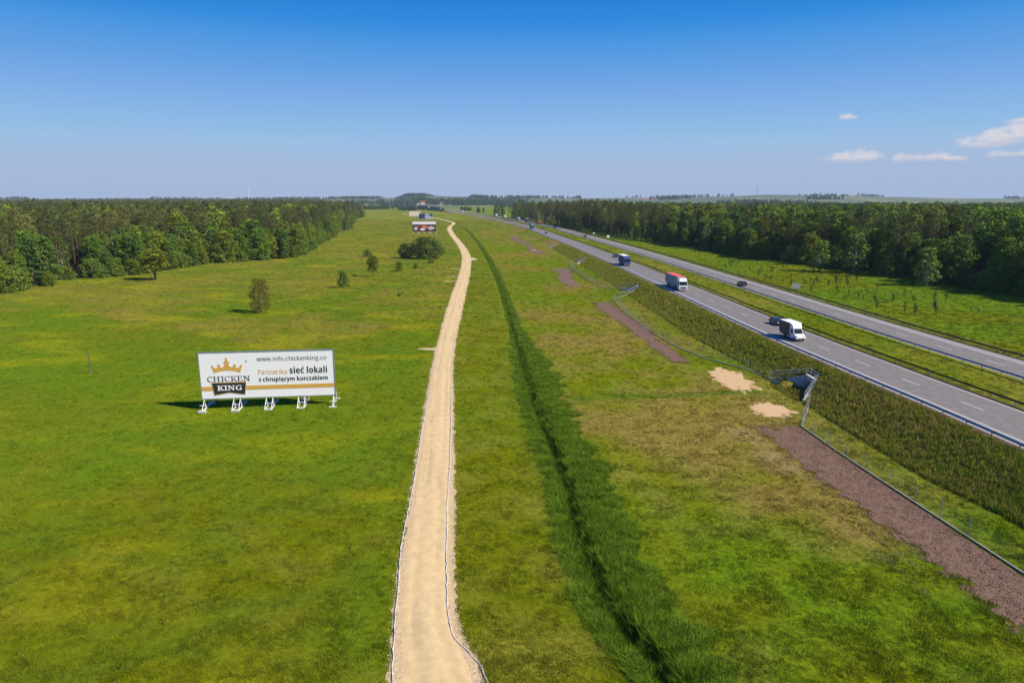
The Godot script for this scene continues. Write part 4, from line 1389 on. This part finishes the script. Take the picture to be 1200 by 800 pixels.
func make_boards():
	var a := Vector2(-43.7, 92.6)
	var b := Vector2(-25.5, 94.8)
	var mid := (a + b) * 0.5
	var o := thing("advertising_board", "large white advertising board with gold crown emblem and gold band", "billboard", Vector3(mid.x, ground_y(mid.x, mid.y), -mid.y), atan2(b.y - a.y, b.x - a.x))
	var w := a.distance_to(b)
	var lo := 1.55
	var hi := 8.15
	board_frame(o, w, lo, hi, 5, M.white_print)
	var X := func(p: float) -> float: return -w / 2 + p * w
	var Y := func(q: float) -> float: return hi - q * (hi - lo)
	part(flat(rect(-w / 2 + 0.02, Y.call(0.825), w / 2 - 0.02, Y.call(0.735)), 0.004), "gold_band", M.gold_print, o)
	var c := PackedVector2Array()
	# crown with five points
	var pts := [[0.105, 0.445], [0.085, 0.285], [0.094, 0.262], [0.107, 0.32], [0.122, 0.345], [0.134, 0.315], [0.131, 0.27], [0.142, 0.245], [0.153, 0.27], [0.152, 0.31], [0.165, 0.325], [0.181, 0.29], [0.187, 0.245], [0.174, 0.215], [0.190, 0.19], [0.194, 0.12], [0.200, 0.10], [0.206, 0.12], [0.210, 0.19], [0.226, 0.215], [0.213, 0.245], [0.219, 0.29], [0.235, 0.325], [0.248, 0.31], [0.247, 0.27], [0.258, 0.245], [0.269, 0.27], [0.266, 0.315], [0.278, 0.345], [0.293, 0.32], [0.306, 0.262], [0.315, 0.285], [0.295, 0.445], [0.27, 0.415], [0.235, 0.395], [0.200, 0.388], [0.165, 0.395], [0.13, 0.415]]
	for p in pts:
		c.append(Vector2(X.call(p[0]), Y.call(p[1])))
	c.reverse()
	part(flat(c, 0.004), "crown_emblem", M.gold_print, o)
	lettering("CHICKEN", o, M.black_print, X.call(0.05), X.call(0.365), Y.call(0.635), Y.call(0.515), 0.014, 400, true)
	var notch := func(g: float) -> PackedVector2Array:
		return PackedVector2Array([Vector2(X.call(0.085 - g), Y.call(0.66 - g * 2.5)), Vector2(X.call(0.098 - g), Y.call(0.915 + g * 3.0)), Vector2(X.call(0.207), Y.call(0.862 + g * 3.0)), Vector2(X.call(0.318 + g), Y.call(0.915 + g * 3.0)), Vector2(X.call(0.331 + g), Y.call(0.66 - g * 2.5))])
	part(flat(notch.call(0.005), 0.03), "emblem_border", M.gold_print, o)
	part(flat(notch.call(0.0), 0.055), "emblem_ground", M.black_print, o)
	lettering("KING", o, M.white_print, X.call(0.118), X.call(0.302), Y.call(0.825), Y.call(0.715), 0.085, 700, true)
	lettering("www.info.chickenking.co", o, M.grey_print, X.call(0.425), X.call(0.948), Y.call(0.235), Y.call(0.105), 0.014)
	lettering("Partnerska", o, M.gold_print, X.call(0.43), X.call(0.645), Y.call(0.50), Y.call(0.385), 0.014)
	lettering("sieć lokali", o, M.black_print, X.call(0.665), X.call(0.948), Y.call(0.495), Y.call(0.345), 0.014, 700)
	lettering("z chrupiącym kurczakiem", o, M.black_print, X.call(0.43), X.call(0.950), Y.call(0.685), Y.call(0.555), 0.014, 700)
	lettering("®", o, M.grey_print, X.call(0.340), X.call(0.352), Y.call(0.215), Y.call(0.18), 0.014)
	# three more boards far up the track
	var plum := mat("plum_print", 0.075, 0.022, 0.03, 0.6)
	var orange := mat("orange_print", 0.62, 0.20, 0.04, 0.6)
	var red := mat("red_print", 0.30, 0.04, 0.025, 0.6)
	var pale := mat("pale_print", 0.55, 0.48, 0.55, 0.6)
	var navy := mat("navy_print", 0.012, 0.035, 0.13, 0.6)
	var lilac := mat("lilac_print", 0.36, 0.38, 0.52, 0.6)
	o = thing("advertising_board", "plum coloured advertising board with broad white top strip and orange centre", "billboard", Vector3(-75.5, ground_y(-75.5, 595.0), -595.0), 0.06)
	w = 20.0
	board_frame(o, w, 1.6, 10.2, 5, plum)
	part(flat(rect(-w / 2, 7.8, w / 2, 10.2), 0.004), "white_strip", M.white_print, o)
	var blob := func(cx: float, cy: float, rx: float, ry: float, seed_: int) -> PackedVector2Array:
		var r := RandomNumberGenerator.new()
		r.seed = seed_
		var q := PackedVector2Array()
		for k in 14:
			var an := TAU * k / 14.0
			var e := r.randf_range(0.75, 1.1)
			q.append(Vector2(cx + cos(an) * rx * e, cy + sin(an) * ry * e))
		return q
	part(flat(blob.call(-7.2, 4.4, 1.9, 1.6, 1), 0.004), "printed_shape", pale, o)
	part(flat(blob.call(-4.4, 6.3, 1.5, 1.1, 2), 0.03), "printed_shape", red, o)
	part(flat(blob.call(0.2, 5.6, 2.6, 1.5, 3), 0.004), "printed_shape", orange, o)
	part(flat(blob.call(-1.6, 3.6, 2.4, 0.9, 4), 0.03), "printed_shape", M.white_print, o)
	part(flat(blob.call(5.8, 4.6, 3.2, 1.6, 5), 0.004), "printed_shape", pale, o)
	o = thing("advertising_board", "dark blue and lilac advertising board behind the plum one", "billboard", Vector3(-122.5, ground_y(-122.5, 985.0), -985.0), 0.1)
	w = 19.5
	board_frame(o, w, 2.2, 9.4, 5, navy)
	part(flat(rect(-1.2, 2.3, w / 2 - 0.1, 9.3), 0.004), "lilac_field", lilac, o)
	part(flat(rect(5.4, 5.6, w / 2 - 0.5, 9.0), 0.03), "navy_block", navy, o)
	part(flat(rect(1.0, 3.0, 7.8, 4.4), 0.03), "pale_band", pale, o)
	var beige := mat("beige_print", 0.72, 0.60, 0.48, 0.7)
	o = thing("advertising_board", "plain beige advertising board farthest off, left of the blue one", "billboard", Vector3(-158.0, ground_y(-158.0, 1130.0), -1130.0), 0.1)
	board_frame(o, 18.5, 2.6, 10.2, 5, beige)
	part(flat(rect(5.6, 7.2, 9.1, 10.1), 0.004), "pale_corner", pale, o)

# ---------------------------------------------------------------- vehicles; front at z = 0, looking along +z
func wheel(parent: Node, x: float, r: float, z: float, w: float):
	var st := Shape.new()
	st.tube([Vector3(-w / 2, 0, 0), Vector3(-w * 0.4, 0, 0), Vector3(w * 0.4, 0, 0), Vector3(w / 2, 0, 0)], [r * 0.86, r, r, r * 0.86], 16)
	var o := part(st.mesh(), "wheel", M.tyre, parent)
	o.position = Vector3(x, r, z)
	st = Shape.new()
	var sx := signf(x)
	st.tube([Vector3(sx * w * 0.45, 0, 0), Vector3(sx * w * 0.56, 0, 0)], [r * 0.62, r * 0.5], 12)
	part(st.mesh(), "rim", M.rim, o)

func place(o: Node3D, off: float, s: float, away := false):
	o.position = Vector3(at(rail, s) + off, at(mwy, s) + 0.012, -s)
	o.rotation.y = road_turn(s) + (PI if away else 0.0)

func car(label: String, m: String, group := "") -> Node3D:
	var o := thing("passenger_car", label, "car", Vector3.ZERO, 0.0, group)
	var st := Shape.new()
	var hw := 0.91
	st.prism(PackedVector2Array([Vector2(-0.02, 0.36), Vector2(0.0, 0.58), Vector2(-0.18, 0.72), Vector2(-1.15, 0.92), Vector2(-1.25, 0.95), Vector2(-3.95, 1.0), Vector2(-4.42, 0.96), Vector2(-4.5, 0.62), Vector2(-4.44, 0.34), Vector2(-3.6, 0.24), Vector2(-0.7, 0.24)]), -hw, hw, PackedFloat32Array([0.14, 0.10, 0.08, 0.06, 0.05, 0.05, 0.07, 0.08, 0.12, 0.05, 0.05]))
	part(st.mesh(), "body", M[m], o)
	st = Shape.new()
	st.prism(PackedVector2Array([Vector2(-1.12, 0.93), Vector2(-2.0, 1.40), Vector2(-3.4, 1.42), Vector2(-4.2, 0.98)]), -hw + 0.05, hw - 0.05, PackedFloat32Array([0.05, 0.19, 0.19, 0.06]))
	part(st.mesh(), "window", M.window_glass, o)
	st = Shape.new()
	st.prism(PackedVector2Array([Vector2(-1.92, 1.385), Vector2(-2.1, 1.45), Vector2(-3.3, 1.47), Vector2(-3.55, 1.385)]), -hw + 0.2, hw - 0.2, PackedFloat32Array([0.0, 0.06, 0.06, 0.0]))
	for sx in [-1, 1]:
		for q in [[-1.12, 0.95, -1.98, 1.42], [-3.5, 1.42, -4.2, 1.0], [-2.75, 0.98, -2.72, 1.43]]:
			st.tube([Vector3(sx * (hw - 0.09), q[1], q[0]), Vector3(sx * (hw - 0.23), q[3], q[2])], [0.045, 0.04], 5)
	part(st.mesh(), "roof", M[m], o)
	for x in [-0.80, 0.80]:
		wheel(o, x, 0.33, -0.82, 0.22)
		wheel(o, x, 0.33, -3.55, 0.22)
		st = Shape.new()
		st.chamfer(Vector3(x * 0.82 - 0.17, 0.58, -0.22), Vector3(x * 0.82 + 0.17, 0.72, -0.02), 0.03)
		part(st.mesh(), "headlight", M.headlight, o)
		st = Shape.new()
		st.chamfer(Vector3(x * 0.88 - 0.14, 0.72, -4.53), Vector3(x * 0.88 + 0.14, 0.9, -4.38), 0.03)
		part(st.mesh(), "taillight", M.taillight, o)
		st = Shape.new()
		st.chamfer(Vector3(x * 1.2 - 0.1, 0.95, -1.6), Vector3(x * 1.2 + 0.1, 1.09, -1.48), 0.03)
		part(st.mesh(), "mirror", M[m], o)
	st = Shape.new()
	st.box(Vector3(-0.55, 0.36, -0.03), Vector3(0.55, 0.52, 0.01))
	part(st.mesh(), "grille", M.black_plastic, o)
	return o

func box_van(label: String) -> Node3D:
	var o := thing("box_van", label, "van")
	var st := Shape.new()
	var hw := 1.02
	# cab: bumper, short bonnet, raked screen
	st.prism(PackedVector2Array([Vector2(0.0, 0.42), Vector2(0.02, 0.72), Vector2(-0.08, 1.02), Vector2(-0.85, 1.30), Vector2(-1.0, 1.36), Vector2(-1.72, 2.26), Vector2(-2.45, 2.34), Vector2(-2.45, 0.42)]), -hw, hw, PackedFloat32Array([0.14, 0.10, 0.12, 0.10, 0.06, 0.20, 0.20, 0.02]))
	part(st.mesh(), "cab", M.white_car, o)
	st = Shape.new()
	st.hexa([Vector3(-0.86, 1.42, -1.02), Vector3(0.86, 1.42, -1.02), Vector3(0.86, 1.40, -0.98), Vector3(-0.86, 1.40, -0.98), Vector3(-0.76, 2.16, -1.67), Vector3(0.76, 2.16, -1.67), Vector3(0.76, 2.17, -1.62), Vector3(-0.76, 2.17, -1.62)])
	part(st.mesh(), "windscreen", M.window_glass, o)
	for sx in [-1, 1]:
		st = Shape.new()
		st.face([Vector3(sx * 1.0, 1.40, -1.25), Vector3(sx * 1.02, 1.40, -2.3), Vector3(sx * 0.90, 2.08, -2.3), Vector3(sx * 0.87, 2.08, -1.72)], Vector3(sx, 0, 0))
		st.face([Vector3(sx * 0.96, 1.40, -1.25), Vector3(sx * 0.98, 1.40, -2.3), Vector3(sx * 0.86, 2.08, -2.3), Vector3(sx * 0.83, 2.08, -1.72)], Vector3(-sx, 0, 0))
		part(st.mesh(), "side_window", M.window_glass, o)
		st = Shape.new()
		st.chamfer(Vector3(sx * 1.16 - 0.11, 1.40, -1.5), Vector3(sx * 1.16 + 0.11, 1.78, -1.36), 0.03)
		part(st.mesh(), "mirror", M.black_plastic, o)
		st = Shape.new()
		st.chamfer(Vector3(sx * 0.72 - 0.17, 0.86, -0.2), Vector3(sx * 0.72 + 0.17, 1.12, -0.02), 0.04)
		part(st.mesh(), "headlight", M.headlight, o)
		wheel(o, sx * 0.9, 0.36, -0.95, 0.24)
		wheel(o, sx * 0.9, 0.36, -4.7, 0.30)
		# curtain side of the load box
		st = Shape.new()
		st.chamfer(Vector3(sx * 1.115 - 0.02, 0.98, -6.85), Vector3(sx * 1.115 + 0.02, 3.12, -2.56), 0.01)
		for k in 6:
			st.box(Vector3(sx * 1.135 - 0.012, 0.98, -6.6 + k * 0.78), Vector3(sx * 1.135 + 0.012, 3.12, -6.55 + k * 0.78))
		part(st.mesh(), "side_curtain", M.brown_tarpaulin, o)
	st = Shape.new()
	st.box(Vector3(-0.7, 0.44, -0.02), Vector3(0.7, 0.66, 0.05))
	part(st.mesh(), "bumper_grille", M.black_plastic, o)
	st = Shape.new()
	st.chamfer(Vector3(-1.09, 0.92, -6.9), Vector3(1.09, 3.16, -2.5), 0.04)
	part(st.mesh(), "load_box", M.white_tarpaulin, o)
	st = Shape.new()
	st.chamfer(Vector3(-1.13, 3.14, -6.92), Vector3(1.13, 3.24, -2.46), 0.04)
	part(st.mesh(), "box_roof", M.white_paint, o)
	st = Shape.new()
	st.prism(PackedVector2Array([Vector2(-1.60, 2.30), Vector2(-1.95, 2.95), Vector2(-2.45, 3.2), Vector2(-2.455, 2.36)]), -1.08, 1.08, PackedFloat32Array([0.26, 0.20, 0.04, 0.04]))
	part(st.mesh(), "roof_fairing", M.white_paint, o)
	st = Shape.new()
	st.box(Vector3(-0.9, 0.55, -6.8), Vector3(0.9, 0.9, -2.4))
	part(st.mesh(), "chassis", M.black_plastic, o)
	return o

func lorry(label: String, cab: String, side: String, roof: String, length: float, group := "") -> Node3D:
	var o := thing("lorry", label, "truck", Vector3.ZERO, 0.0, group)
	var st := Shape.new()
	st.prism(PackedVector2Array([Vector2(-0.06, 0.40), Vector2(0.0, 0.9), Vector2(-0.02, 1.55), Vector2(-0.22, 2.75), Vector2(-0.75, 3.62), Vector2(-1.9, 3.75), Vector2(-2.15, 3.7), Vector2(-2.15, 0.95), Vector2(-1.5, 0.40)]), -1.24, 1.24, PackedFloat32Array([0.06, 0.04, 0.03, 0.07, 0.18, 0.14, 0.10, 0.02, 0.02]))
	part(st.mesh(), "cab", M[cab], o)
	st = Shape.new()
	st.hexa([Vector3(-1.10, 1.72, -0.10), Vector3(1.10, 1.72, -0.10), Vector3(1.10, 1.72, -0.02), Vector3(-1.10, 1.72, -0.02), Vector3(-1.06, 2.62, -0.26), Vector3(1.06, 2.62, -0.26), Vector3(1.06, 2.62, -0.17), Vector3(-1.06, 2.62, -0.17)])
	part(st.mesh(), "windscreen", M.window_glass, o)
	st = Shape.new()
	st.box(Vector3(-1.12, 2.66, -0.2), Vector3(1.12, 2.84, 0.12))
	part(st.mesh(), "sun_visor", M.black_plastic, o)
	st = Shape.new()
	st.box(Vector3(-0.85, 0.72, -0.02), Vector3(0.85, 1.32, 0.025))
	for k in 3:
		st.box(Vector3(-0.85, 0.8 + k * 0.2, 0.0), Vector3(0.85, 0.85 + k * 0.2, 0.05))
	part(st.mesh(), "grille", M.grey_print, o)
	for sx in [-1, 1]:
		st = Shape.new()
		st.chamfer(Vector3(sx * 0.98 - 0.18, 0.52, -0.12), Vector3(sx * 0.98 + 0.18, 0.72, 0.02), 0.03)
		part(st.mesh(), "headlight", M.headlight, o)
		st = Shape.new()
		st.box(Vector3(sx * 1.235 - 0.012, 1.75, -1.35), Vector3(sx * 1.235 + 0.012, 2.6, -0.45))
		part(st.mesh(), "side_window", M.window_glass, o)
		st = Shape.new()
		st.chamfer(Vector3(sx * 1.42 - 0.1, 1.75, -0.35), Vector3(sx * 1.42 + 0.1, 2.5, -0.2), 0.03)
		part(st.mesh(), "mirror", M.black_plastic, o)
		wheel(o, sx * 1.05, 0.5, -1.4, 0.32)
		wheel(o, sx * 1.0, 0.5, -4.6, 0.5)
		for k in 3:
			wheel(o, sx * 1.05, 0.5, -length + 2.2 + k * 1.32, 0.38)
		st = Shape.new()
		st.box(Vector3(sx * 1.262 - 0.012, 1.15, -length + 0.12), Vector3(sx * 1.262 + 0.012, 3.9, -2.62))
		for k in int(length / 1.1) - 2:
			st.box(Vector3(sx * 1.275 - 0.008, 1.15, -length + 0.7 + k * 1.1), Vector3(sx * 1.275 + 0.008, 3.9, -length + 0.76 + k * 1.1))
		part(st.mesh(), "side_curtain", M[side], o)
		st = Shape.new()
		st.box(Vector3(sx * 1.2 - 0.03, 0.5, -length + 5.6), Vector3(sx * 1.2 + 0.03, 1.05, -5.6))
		part(st.mesh(), "side_guard", M.weathered_steel, o)
	st = Shape.new()
	st.chamfer(Vector3(-1.25, 1.08, -length), Vector3(1.25, 3.96, -2.55), 0.03)
	part(st.mesh(), "trailer_body", M[side], o)
	st = Shape.new()
	st.chamfer(Vector3(-1.27, 3.94, -length - 0.01), Vector3(1.27, 4.02, -2.53), 0.02)
	part(st.mesh(), "trailer_roof", M[roof], o)
	st = Shape.new()
	st.box(Vector3(-0.5, 0.55, -length + 0.3), Vector3(0.5, 1.05, -1.5))
	part(st.mesh(), "chassis", M.black_plastic, o)
	return o

func make_traffic():
	place(box_van("white box van with brown curtain side heading towards the viewer"), 5.0, 127.0)
	place(car("navy blue car just behind the white box van", "navy_car"), 8.7, 143.5)
	place(lorry("white lorry with grey curtain trailer and red roof", "white_car", "grey_tarpaulin", "red_tarpaulin", 15.5), 4.5, 200.0)
	place(lorry("dark blue lorry with white trailer roof following the red roofed lorry", "blue_truck", "navy_tarpaulin", "white_tarpaulin", 12.0), 4.8, 277.0)
	place(car("blue car in the passing lane beside the dark blue lorry", "navy_car"), 8.9, 318.0)
	place(car("black car driving away on the far carriageway beside the young trees", "dark_car"), 27.0, 216.0, true)
	place(car("small dark car driving away on the far carriageway before the pines", "dark_car"), 27.0, 500.0, true)
	place(lorry("teal lorry in the distance on the near carriageway", "teal_truck", "navy_tarpaulin", "grey_tarpaulin", 15.0), 4.6, 632.0)
	place(car("blue car beside the distant teal lorry", "navy_car"), 8.9, 668.0)
	place(car("dark car between the teal lorry and the dark blue lorry on the near carriageway", "dark_car"), 5.0, 545.0)
	place(car("tiny dark car level with the near one on the far carriageway", "dark_car"), 27.0, 650.0, true)
	place(lorry("orange red lorry leading the distant column on the far carriageway", "red_truck", "red_truck", "red_tarpaulin", 15.0), 30.6, 770.0, true)
	place(lorry("white and navy lorry second in the distant column", "white_car", "navy_tarpaulin", "white_tarpaulin", 15.0), 30.6, 850.0, true)
	place(lorry("beige white lorry third in the distant column", "white_car", "white_tarpaulin", "white_tarpaulin", 15.0), 30.6, 910.0, true)
	place(car("white car between the lorries of the distant column", "white_car"), 27.0, 950.0, true)
	place(lorry("yellowish lorry fourth in the distant column", "yellow_truck", "white_tarpaulin", "yellow_truck", 15.0), 30.6, 1030.0, true)
	place(lorry("white lorry last in the distant column", "white_car", "white_tarpaulin", "white_tarpaulin", 15.0), 30.6, 1110.0, true)
	place(lorry("small white lorry farthest off on the near carriageway", "white_car", "navy_tarpaulin", "white_tarpaulin", 15.0), 4.6, 1330.0)

# the white strips of geotextile that stick out of the track's edges
func make_strip(pts: Array, label: String):
	var rows := []
	for i in pts.size() - 1:
		var n := maxi(2, int(absf(pts[i + 1][1] - pts[i][1]) / 0.5))
		for k in n:
			var t := float(k) / n
			# a smooth run through the points
			var p0: Array = pts[max(i - 1, 0)]
			var p3: Array = pts[min(i + 2, pts.size() - 1)]
			var x := cubic_interpolate(pts[i][0], pts[i + 1][0], p0[0], p3[0], t)
			var s := lerpf(pts[i][1], pts[i + 1][1], t)
			x += n_small.get_noise_2d(s * 1.5, x) * 0.10
			var w := 0.03 + 0.025 * absf(n_small.get_noise_2d(s * 4.0, 30.0))
			var y := 0.10 + 0.05 * n_small.get_noise_2d(s * 3.0, 60.0)
			rows.append([Vector3(x - w, 0.03, -s), Vector3(x - w * 0.8, y + 0.01, -s), Vector3(x + w * 0.8, y + 0.015, -s), Vector3(x + w, 0.03, -s)])
	var o := part(sheet(rows), numbered("geotextile_strip"), M.geotextile, self)
	tag(o, label, "textile strip")

const EXPOSURE := 1.55
func make_sky() -> ImageTexture:
	var im := Image.create(4096, 2048, false, Image.FORMAT_RGB8)
	# clear air: colour by height above the horizon in degrees, as the camera shows it
	var air := [[-90.0, 120, 135, 120], [-0.2, 172, 190, 216], [0.9, 170, 188, 216], [3.0, 166, 189, 220], [4.3, 156, 192, 228], [5.6, 141, 187, 230], [7.9, 122, 172, 232], [10.0, 97, 160, 227], [11.9, 71, 150, 225], [13.1, 47, 139, 222], [14.8, 34, 129, 216], [22.0, 24, 112, 205], [40.0, 20, 98, 190], [90.0, 16, 84, 174]]
	for y in 2048:
		var e := 90.0 - (y + 0.5) / 2048.0 * 180.0
		var k := 0
		while k < air.size() - 2 and e > air[k + 1][0]:
			k += 1
		var t := clampf((e - air[k][0]) / (air[k + 1][0] - air[k][0]), 0, 1)
		var c := Color8(air[k][1], air[k][2], air[k][3]).srgb_to_linear().lerp(Color8(air[k + 1][1], air[k + 1][2], air[k + 1][3]).srgb_to_linear(), t)
		im.fill_rect(Rect2i(0, y, 4096, 1), Color(c.r / EXPOSURE, c.g / EXPOSURE, c.b / EXPOSURE).linear_to_srgb())
	var f := FastNoiseLite.new()
	f.seed = 4
	f.frequency = 0.05
	f.fractal_octaves = 5
	# [azimuth from straight ahead, elevation, width, height] in degrees; the same low fair-weather clouds go on all round
	var list := [[25.8, 2.9, 3.8, 1.0], [30.4, 2.75, 3.2, 0.75], [32.3, 2.7, 1.5, 0.45], [33.3, 3.55, 2.4, 0.8], [34.6, 3.75, 2.2, 1.2], [36.3, 4.0, 3.4, 1.8], [35.4, 2.85, 3.0, 0.5], [25.3, 5.8, 1.5, 0.45], [35.6, 5.0, 2.2, 0.5]]
	var r := RandomNumberGenerator.new()
	r.seed = 3
	var around := 45.0
	while around < 320.0:
		list.append([around, r.randf_range(2.6, 7.0), r.randf_range(1.5, 6.0), r.randf_range(0.4, 1.7)])
		around += r.randf_range(2.5, 9.0)
	for c in list:
		var az: float = c[0]
		var u0 := fposmod(az / 360.0, 1.0) * 4096.0
		var v0: float = (0.5 - c[1] / 180.0) * 2048.0
		var rw: float = c[2] / 360.0 * 4096.0 * 0.62
		var rh: float = c[3] / 180.0 * 2048.0 * 0.75
		for dy in range(-int(rh) - 3, int(rh * 0.5) + 3):
			for dx in range(-int(rw) - 4, int(rw) + 4):
				var ex := dx / rw
				# flat below, heaped above
				var ey := dy / (rh if dy < 0 else rh * 0.32)
				var n := f.get_noise_2d(u0 + dx, (v0 + dy) * 1.6)
				var d := 1.0 - sqrt(ex * ex * 0.8 + ey * ey) + n * 0.75
				if d > 0.0:
					var a := smooth(0.0, 0.55, d)
					var px := posmod(int(u0 + dx), 4096)
					var py := int(v0 + dy)
					var puff := Color8(222, 217, 224) if dy < 0 else Color8(196, 200, 216)
					im.set_pixel(px, py, im.get_pixel(px, py).lerp(Color(puff.srgb_to_linear().r / EXPOSURE, puff.srgb_to_linear().g / EXPOSURE, puff.srgb_to_linear().b / EXPOSURE).linear_to_srgb(), a * 0.85))
	return ImageTexture.create_from_image(im)

# ---------------------------------------------------------------- the scene
func _ready():
	var cam := Camera3D.new()
	cam.name = "camera"
	cam.position = Vector3(0, 29, 0)
	cam.rotation_degrees = Vector3(-11.75, 0, 0)
	cam.fov = 53.13
	cam.near = 0.5
	cam.far = 12000.0
	add_child(cam)
	cam.current = true
	var env := Environment.new()
	env.background_mode = Environment.BG_SKY
	var sky := Sky.new()
	var sm := PanoramaSkyMaterial.new()
	sm.panorama = make_sky()
	sky.sky_material = sm
	env.sky = sky
	env.tonemap_mode = Environment.TONE_MAPPER_LINEAR
	env.tonemap_exposure = EXPOSURE
	env.sdfgi_enabled = true
	env.ssao_enabled = true
	env.ssil_enabled = true
	env.fog_enabled = true
	env.fog_density = 0.00006
	env.fog_light_color = Color(0.72, 0.80, 0.92)
	var we := WorldEnvironment.new()
	we.name = "environment"
	we.environment = env
	add_child(we)
	var sun := DirectionalLight3D.new()
	sun.name = "sun"
	sun.light_energy = 1.52
	sun.light_color = Color(1.0, 0.95, 0.87)
	sun.light_angular_distance = 0.5
	sun.shadow_enabled = true
	add_child(sun)
	sun.look_at_from_position(Vector3.ZERO, Vector3(-0.70, -0.68, -0.26), Vector3.UP)

	for k in [[n_big, 21, 0.018, 3], [n_mid, 22, 0.10, 3], [n_small, 23, 0.45, 2], [n_roll, 24, 0.02, 2]]:
		k[0].seed = k[1]
		k[0].noise_type = FastNoiseLite.TYPE_SIMPLEX_SMOOTH
		k[0].frequency = k[2]
		k[0].fractal_octaves = k[3]
	var t0 := Time.get_ticks_msec()
	make_curves()
	make_materials()
	print("materials ", Time.get_ticks_msec() - t0)
	make_ground()
	make_roads()
	print("ground ", Time.get_ticks_msec() - t0)
	make_protos()
	make_far()
	make_forest()
	make_lone_trees()
	print("trees ", Time.get_ticks_msec() - t0)
	make_noise_barrier()
	make_guardrail(0.0, "guardrail on the outer edge of the near carriageway above the slope", 1.0)
	make_guardrail(12.3, "guardrail between the near carriageway and the grassy median", -1.0)
	make_guardrail(23.4, "guardrail between the grassy median and the far carriageway", 1.0)
	make_guardrail(35.6, "guardrail on the outer edge of the far carriageway", -1.0)
	var names := ["nearest concrete culvert with steel railings below the white van", "second concrete culvert below the red roofed lorry", "third culvert up the slope with pale wing wall", "farthest culvert with pale wing wall"]
	for i in culverts.size():
		make_culvert(culverts[i][0], culverts[i][1], names[i])
	var p := []
	for s in [30, 36, 42, 49, 55, 62, 70, 78, 85]:
		p.append(Vector2(at(fence, s), s))
	p.append(Vector2(43.0, 94.5))
	make_fence(p, "wire fence with grey base board beside the widest brown mulch strip", 0.16)
	make_fence([Vector2(42.6, 108.5), Vector2(41.0, 115), Vector2(35.6, 124.5), Vector2(32.9, 135), Vector2(30.9, 151), Vector2(29.6, 178), Vector2(29.9, 200), Vector2(33.0, 205), Vector2(36.0, 211)], "curving wire fence between the nearest and the second culvert", 0.16)
	make_fence([Vector2(36.0, 222), Vector2(31.0, 227), Vector2(28.6, 245), Vector2(25.5, 290), Vector2(26.0, 312), Vector2(28.0, 317)], "wire fence between the second and the third culvert", 0.16)
	make_sign(39.0, 203.0, 2.6, 1.5, 1.0, "steel", "grey back of a wide sign right of the far carriageway")
	make_sign(37.6, 470.0, 1.6, 1.6, 1.2, "white_paint", "small white sign right of the far carriageway before the pines")
	make_sign(37.6, 520.0, 1.2, 1.4, 1.0, "white_paint", "smaller white marker farther along the far carriageway")
	make_boards()
	make_traffic()
	make_strip([[-6.2, 28], [-7.3, 36.7], [-8.1, 41.8], [-8.7, 47.0], [-9.4, 53], [-9.8, 58.3], [-10.4, 68.1], [-11.6, 84], [-12.7, 104]], "thin white geotextile strip along the left edge of the track")
	make_strip([[-0.4, 28], [-1.5, 36.7], [-1.9, 38.0], [-2.9, 39.6], [-3.9, 40.9], [-4.6, 43.7], [-5.3, 50], [-6.2, 60.0], [-7.5, 78.5], [-9.6, 105.8]], "thin white geotextile strip kinking along the right edge of the track")
	print("things ", Time.get_ticks_msec() - t0)
	make_grass()
	print("grass ", Time.get_ticks_msec() - t0)
